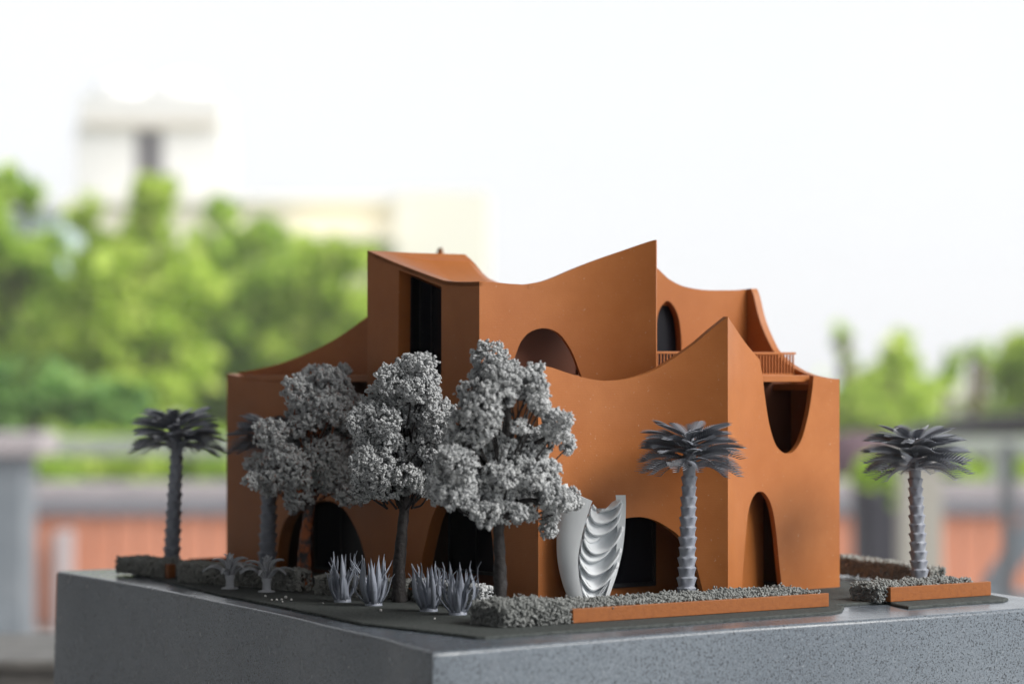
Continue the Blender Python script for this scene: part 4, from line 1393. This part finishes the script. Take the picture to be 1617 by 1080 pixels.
for px, w, top, lab in ((1378, 26, 770, 'tall dark planter pot beside the pale column'), (1405, 17, 800, 'narrow dark planter pot right beside the pale column')):
    Yp = 12.5
    po = empty('planter_pot', (xat(px, Yp), Yp, terr_z))
    tag(po, lab, 'pot')
    hh = zat(top, Yp) - terr_z; rr = w * mpp(Yp)
    pmesh('pot', *lathe_vf([(rr * 0.7, 0), (rr * 0.8, hh * 0.3), (rr, hh * 0.9), (rr * 1.08, hh * 0.92), (rr * 1.08, hh), (rr * 0.9, hh)], 20), M['pot'], po, smooth=30)
    leaf_cloud('foliage', [(0, 0, hh + 0.06, rr * 1.1, rr * 1.1, 0.09)], 260, 0.07, M['fol_mid'], po, seed=px)
lb = pmesh('leaning_board', *join_vf([box_vf(-0.055, 0.055, -0.012, 0.012, 0, 0.46)]), M['pillar'])
lb.location = (xat(1562, 12.0), 12.0, zat(935, 12.0)); lb.rotation_euler = (0, math.radians(33), 0)
tag(lb, 'pale grey board leaning at a slant at the right edge', 'board')
st = pmesh('stone_block', *join_vf([box_vf(-0.3, 0.3, -0.2, 0.2, 0, zat(936, 12.0) - terr_z)]), M['pillar'])
st.location = (xat(1590, 12.0), 12.0, terr_z)
tag(st, 'low grey stone block under the slanted board at right', 'block')
mp_ = bevel_box('metal_post', xat(1584, 11.5), xat(1602, 11.5), 11.5, 11.55, terr_z, zat(700, 11.5), M['darkmetal'])
tag(mp_, 'slim dark metal post in front of the rail at the right edge', 'post')
# dark metal post and the dark little roof at right
YR = 19.0
pg = empty('pergola', (0, 0, 0))
tag(pg, 'dark curved pergola roof on grey posts at the right edge', 'pergola')
V, F = [], []
npg = 17
for i in range(npg):
    t = i / (npg - 1)
    x = xat(1440 + 250 * t, YR); z = zat(704 - 46 * math.sin(math.pi * min(1, t * 0.5 + 0.02)) ** 0.6, YR)
    for y in (YR, YR + 1.2):
        V += [(x, y, z + 0.02), (x, y, z - 0.13)]
for i in range(npg - 1):
    p, q = 4 * i, 4 * (i + 1)
    F += [(p, q, q + 2, p + 2), (p + 1, p + 3, q + 3, q + 1), (p, p + 1, q + 1, q), (p + 2, q + 2, q + 3, p + 3)]
F += [(0, 2, 3, 1), (4 * npg - 4, 4 * npg - 3, 4 * npg - 1, 4 * npg - 2)]
pmesh('roof', V, F, M['tiledark'], pg, smooth=40)
for px in (1585, 1655):
    x = xat(px, YR)
    bevel_box('post', x - 0.05, x + 0.05, YR + 0.1, YR + 0.2, terr_z - 4, zat(672, YR), M['darkmetal'], pg)

# ------------------------------------------------------------------ trees beyond the parapet
def bg_tree(name, label, Y, blobs, n, m, size, seed, base_px=None, cat='tree', group='trees beyond the parapet'):
    r = np.random.default_rng(seed)
    B = []
    for (cx, cy, rx, ry) in blobs:
        c = at(cx, cy, Y + r.uniform(-0.6, 0.6)); s = mpp(Y)
        B.append((c[0], c[1], c[2], rx * s, (rx + ry) / 2 * s, ry * s))
    B = np.array(B)
    bx = xat(base_px, Y) if base_px is not None else B[:, 0].mean()
    zg = terr_z - 4.0
    root = empty(name, (bx, Y, zg))
    tag(root, label, cat, group)
    B2 = B.copy(); B2[:, :3] -= np.array([bx, Y, zg])
    leaf_cloud('crown', B2, n, size, M[m], root, seed)
    parts = []
    ctr = B2[:, :3].mean(axis=0)
    parts.append(tube_vf(catmull([(0, 0, 0), (0.05, 0, ctr[2] * 0.4), (ctr[0] * 0.5, ctr[1] * 0.5, ctr[2] * 0.8), tuple(ctr)], 5), list(np.linspace(0.16, 0.07, 16)), 9))
    for b in B2:
        f = np.array([ctr[0] * 0.4, ctr[1] * 0.4, ctr[2] * 0.72])
        parts.append(tube_vf(catmull([f, (f + b[:3]) / 2 + r.normal(0, 0.08, 3), b[:3]], 4), list(np.linspace(0.06, 0.02, 9)), 6))
    pmesh('trunk', *join_vf(parts), M['wood'], root, smooth=60)
    return root
bg_tree('bushy_tree', 'bushy green tree at the far left with a tall thin shoot', 24, [(20, 430, 70, 60), (10, 290, 26, 30), (48, 305, 26, 22), (-40, 500, 90, 90), (40, 540, 90, 80), (10, 620, 80, 60), (90, 470, 55, 45), (-30, 360, 50, 60), (70, 400, 40, 30)], 5200, 'fol_mid', 0.17, 71)
bg_tree('bushy_tree', 'tall green tree in front of the white rooftop tower', 23, [(240, 330, 26, 45), (245, 300, 30, 22), (250, 400, 80, 45), (180, 440, 70, 60), (270, 470, 90, 70), (190, 540, 90, 70), (270, 570, 80, 70), (200, 640, 90, 50), (130, 330, 26, 30), (135, 310, 22, 22), (150, 470, 50, 50), (120, 560, 60, 60)], 7200, 'fol_bright', 0.17, 72)
bg_tree('bushy_tree', 'spreading green tree rising behind the left end of the house', 25, [(345, 345, 24, 30), (335, 400, 50, 45), (415, 375, 34, 28), (400, 420, 60, 45), (360, 480, 80, 65), (450, 460, 60, 55), (330, 570, 80, 70), (420, 560, 80, 70), (380, 640, 90, 60), (470, 400, 36, 30)], 6600, 'fol_mid', 0.17, 73)
bg_tree('bushy_tree', 'light green tree below the cream building beside the upper storey', 24, [(525, 420, 48, 42), (560, 460, 60, 60), (500, 500, 70, 60), (470, 560, 70, 60), (560, 540, 80, 70), (520, 620, 90, 60), (620, 520, 70, 80)], 5600, 'fol_bright', 0.16, 74)
bg_tree('bushy_tree', 'dark bluish green tree low at the left behind the rail', 20, [(60, 620, 90, 50), (160, 650, 80, 50), (-30, 660, 70, 60), (20, 700, 70, 50)], 3400, 'fol_blue', 0.14, 75)
# a hedge of bushes just behind the parapet
for i, (px, top, m) in enumerate([(60, 690, 'fol_mid'), (150, 680, 'fol_bright'), (245, 668, 'fol_bright'), (335, 676, 'fol_mid'), (430, 680, 'fol_bright')]):
    bg_tree('bush', ['rounded dark green bush behind the wall beside the stone pillar', 'bright green bush behind the wall, second from the pillar', 'bright green bush behind the far left palm', 'green bush at the left edge of the house', 'bright green bush mostly behind the house'][i], 18.5, [(px, top + 40, 52, 42), (px + 30, top + 70, 50, 40), (px - 28, top + 78, 48, 40), (px, top + 110, 60, 40)], 1900, m, 0.10, 80 + i, cat='bush', group='bushes behind the parapet')
# right side
bg_tree('bushy_tree', 'small green tree rising to a point beyond the right corner', 26, [(1415, 555, 24, 26), (1424, 580, 28, 26), (1400, 610, 55, 34), (1350, 640, 40, 34), (1440, 630, 50, 36), (1340, 660, 50, 36), (1420, 670, 70, 36)], 4200, 'fol_bright', 0.15, 91)
bg_tree('bushy_tree', 'green tree cut off by the right edge of the picture', 25, [(1600, 590, 34, 44), (1640, 560, 50, 50), (1590, 640, 40, 50), (1640, 650, 60, 70), (1600, 700, 50, 50)], 3600, 'fol_bright', 0.16, 92)
bg_tree('thin_tree', 'sparse thin tree with one floating tuft right of the house', 30, [(1330, 535, 12, 18), (1342, 560, 12, 14), (1325, 515, 8, 10)], 60, 'fol_mid', 0.17, 93, base_px=1352)
bg_tree('thin_tree', 'sparse thin tree with a small green tuft far right', 30, [(1538, 556, 24, 10), (1555, 552, 12, 12), (1500, 590, 16, 24), (1575, 585, 10, 18)], 230, 'fol_mid', 0.17, 94, base_px=1530)
for i, (px, top, m) in enumerate([(1350, 720, 'fol_bright'), (1410, 735, 'fol_mid'), (1520, 705, 'fol_mid'), (1580, 720, 'fol_bright'), (1650, 715, 'fol_mid')]):
    bg_tree('bush', ['bright green bush behind the mauve parasol', 'green bush behind the dark pots', 'dark green bush right of the pale column', 'yellow-green bush beside the dark post', 'green bush at the right edge'][i], 18.5, [(px, top + 40, 42, 40), (px + 20, top + 70, 44, 40), (px - 20, top + 70, 44, 40), (px, top + 100, 50, 30)], 1500, m, 0.10, 100 + i, cat='bush', group='bushes behind the parapet')
# far bushes closing the horizon, one mass
mass = []
r = np.random.default_rng(5)
for px in range(-1500, 3100, 60):
    Y = 42; c = at(px + r.uniform(-20, 20), 655 + r.uniform(-14, 14), Y)
    mass.append((c[0], c[1] + r.uniform(-2, 2), c[2] - 0.8, 0.7, 0.8, 1.2))
    mass.append((c[0], c[1] + r.uniform(-2, 2), c[2] - 2.8, 0.9, 0.9, 1.6))
fw = leaf_cloud('far_foliage', mass, 34000, 0.30, M['fol_mid'], None, 6)
tag(fw, 'far belt of green bushes along the horizon', 'foliage', kind='stuff')

# ------------------------------------------------------------------ buildings beyond
zg = terr_z - 4.0
YT = 60.0
tb_ = empty('rooftop_tower', (0, 0, 0))
tag(tb_, 'white tower with one dark window and a beige ledge above the trees', 'tower')
x0, x1 = xat(118, YT), xat(350, YT)
wx0, wx1, wz0, wz1 = xat(211, YT), xat(257, YT), zat(292, YT), zat(204, YT)
tz = zat(196, YT)
parts = [box_vf(x0, wx0, YT, YT + 3, zg, tz), box_vf(wx1, x1, YT, YT + 3, zg, tz), box_vf(wx0, wx1, YT, YT + 3, zg, wz0), box_vf(wx0, wx1, YT, YT + 3, wz1, tz), box_vf(wx0, wx1, YT + 0.4, YT + 3, wz0, wz1)]
pmesh('wall', *join_vf(parts), M['whiteplaster'], tb_, fix=False)
bevel_box('ledge', xat(132, YT), xat(345, YT), YT - 0.18, YT - 0.002, zat(200, YT), zat(190, YT), M['ledgeplaster'], tb_)
bevel_box('parapet', xat(122, YT), xat(346, YT), YT + 0.05, YT + 2.9, tz + 0.002, zat(150, YT), M['whiteplaster'], tb_)
w = empty('window'); w.parent = tb_
bevel_box('pane', wx0 + 0.02, wx1 - 0.02, YT + 0.30, YT + 0.34, wz0 + 0.02, wz1 - 0.02, M['greyglass'], w)
fv = [box_vf(wx0 + 0.002, wx0 + 0.05, YT + 0.22, YT + 0.29, wz0 + 0.002, wz1 - 0.002), box_vf(wx1 - 0.05, wx1 - 0.002, YT + 0.22, YT + 0.29, wz0 + 0.002, wz1 - 0.002), box_vf((wx0 + wx1) / 2 - 0.025, (wx0 + wx1) / 2 + 0.025, YT + 0.22, YT + 0.29, wz0 + 0.002, wz1 - 0.002)]
pmesh('frame', *join_vf(fv), M['greyglass'], w, fix=False)
for px, rx, lab in ((190, 42, 'white rounded water tank on the tower roof, the left one'), (288, 50, 'white rounded water tank on the tower roof, the wider right one')):
    rr = rx * mpp(YT + 1.4)
    t_ = empty('water_tank', (xat(px, YT + 1.4), YT + 1.4, zat(150, YT) + 0.001)); tag(t_, lab, 'water tank')
    hh = zat(112, YT) - zat(150, YT)
    pmesh('drum', *lathe_vf([(rr, 0), (rr * 1.02, hh * 0.3), (rr, hh * 0.62), (rr * 0.86, hh * 0.86), (rr * 0.4, hh * 1.05)], 24), M['tankwhite'], t_, smooth=40)
    pmesh('lid', *lathe_vf([(rr * 0.4, hh * 1.052), (rr * 0.36, hh * 1.14), (rr * 0.1, hh * 1.2)], 18), M['tankwhite'], t_, smooth=40)
YB = 56.0
cb = empty('cream_building', (0, 0, 0))
tag(cb, 'long cream building behind the trees with a shaded gap under its eave', 'building')
def slab(name, a, b, t, bt, m, dy=0.0, th=3.0):
    return bevel_box(name, xat(a, YB), xat(b, YB), YB + dy, YB + dy + th, bt if bt < -1 else zat(bt, YB), zat(t, YB), M[m], cb)
slab('wall', 96, 622, 318, zg, 'cream', 1.0)
slab('wall', 623, 770, 300, zg, 'paleplaster', 0.6)
slab('parapet', 90, 622, 306, 317.8, 'paleplaster', 0.8, 3.2)
slab('eave', 455, 621, 366, 378, 'cream', -0.2, 1.19)
for i, (a, b) in enumerate(((462, 500), (508, 552), (560, 590))):
    bevel_box('window', xat(a, YB), xat(b, YB), YB + 0.9, YB + 0.998, zat(430, YB), zat(384, YB), M['greyglass'], cb)
for a in (352, 612):
    bevel_box('pilaster', xat(a, YB), xat(a + 14, YB), YB + 0.8, YB + 0.997, zg, zat(318, YB), M['paleplaster'], cb)
bh = empty('blue_house', (0, 0, 0))
tag(bh, 'pale blue house wall half hidden by the far left tree', 'house')
bevel_box('wall', xat(-120, 50), xat(98, 50), 50, 54, zg, zat(335, 50), M['bluehouse'], bh)
bevel_box('roof', xat(-126, 50), xat(104, 50), 49.8, 54.2, zat(334.8, 50), zat(322, 50), M['whiteplaster'], bh)
bevel_box('window', xat(20, 50), xat(58, 50), 49.95, 49.999, zat(480, 50), zat(400, 50), M['greyglass'], bh)
ch = empty('cream_house', (0, 0, 0))
tag(ch, 'small cream house with a pale roof far off at right', 'house')
bevel_box('wall', xat(1484, 48), xat(1566, 48), 48, 50, zg, zat(628, 48), M['cream'], ch)
bevel_box('roof', xat(1478, 48), xat(1572, 48), 47.8, 50.2, zat(627.8, 48), zat(612, 48), M['paleplaster'], ch)
bevel_box('upper_room', xat(1515, 48), xat(1560, 48), 48.2, 49.8, zat(611.8, 48), zat(585, 48), M['whiteplaster'], ch)
bevel_box('window', xat(1505, 48), xat(1530, 48), 47.94, 47.999, zat(680, 48), zat(650, 48), M['greyglass'], ch)

# ------------------------------------------------------------------ thin haze volume added to veil and brighten the far trees and roofs
hz = pmesh('haze', *box_vf(-250, 250, -70, 270, terr_z - 5.2, 9.5), M['felt'])
hz.data.materials.clear()
hm = bpy.data.materials.new('haze_air'); hm.use_nodes = True
hn = hm.node_tree; hn.nodes.clear()
ho = hn.nodes.new('ShaderNodeOutputMaterial')
pv = hn.nodes.new('ShaderNodeVolumePrincipled')
pv.inputs['Color'].default_value = (0.96, 0.97, 1.0, 1)
pv.inputs['Density'].default_value = 0.0024
hn.links.new(pv.outputs[0], ho.inputs['Volume'])
hz.data.materials.append(hm)
tag(hz, kind='stuff')
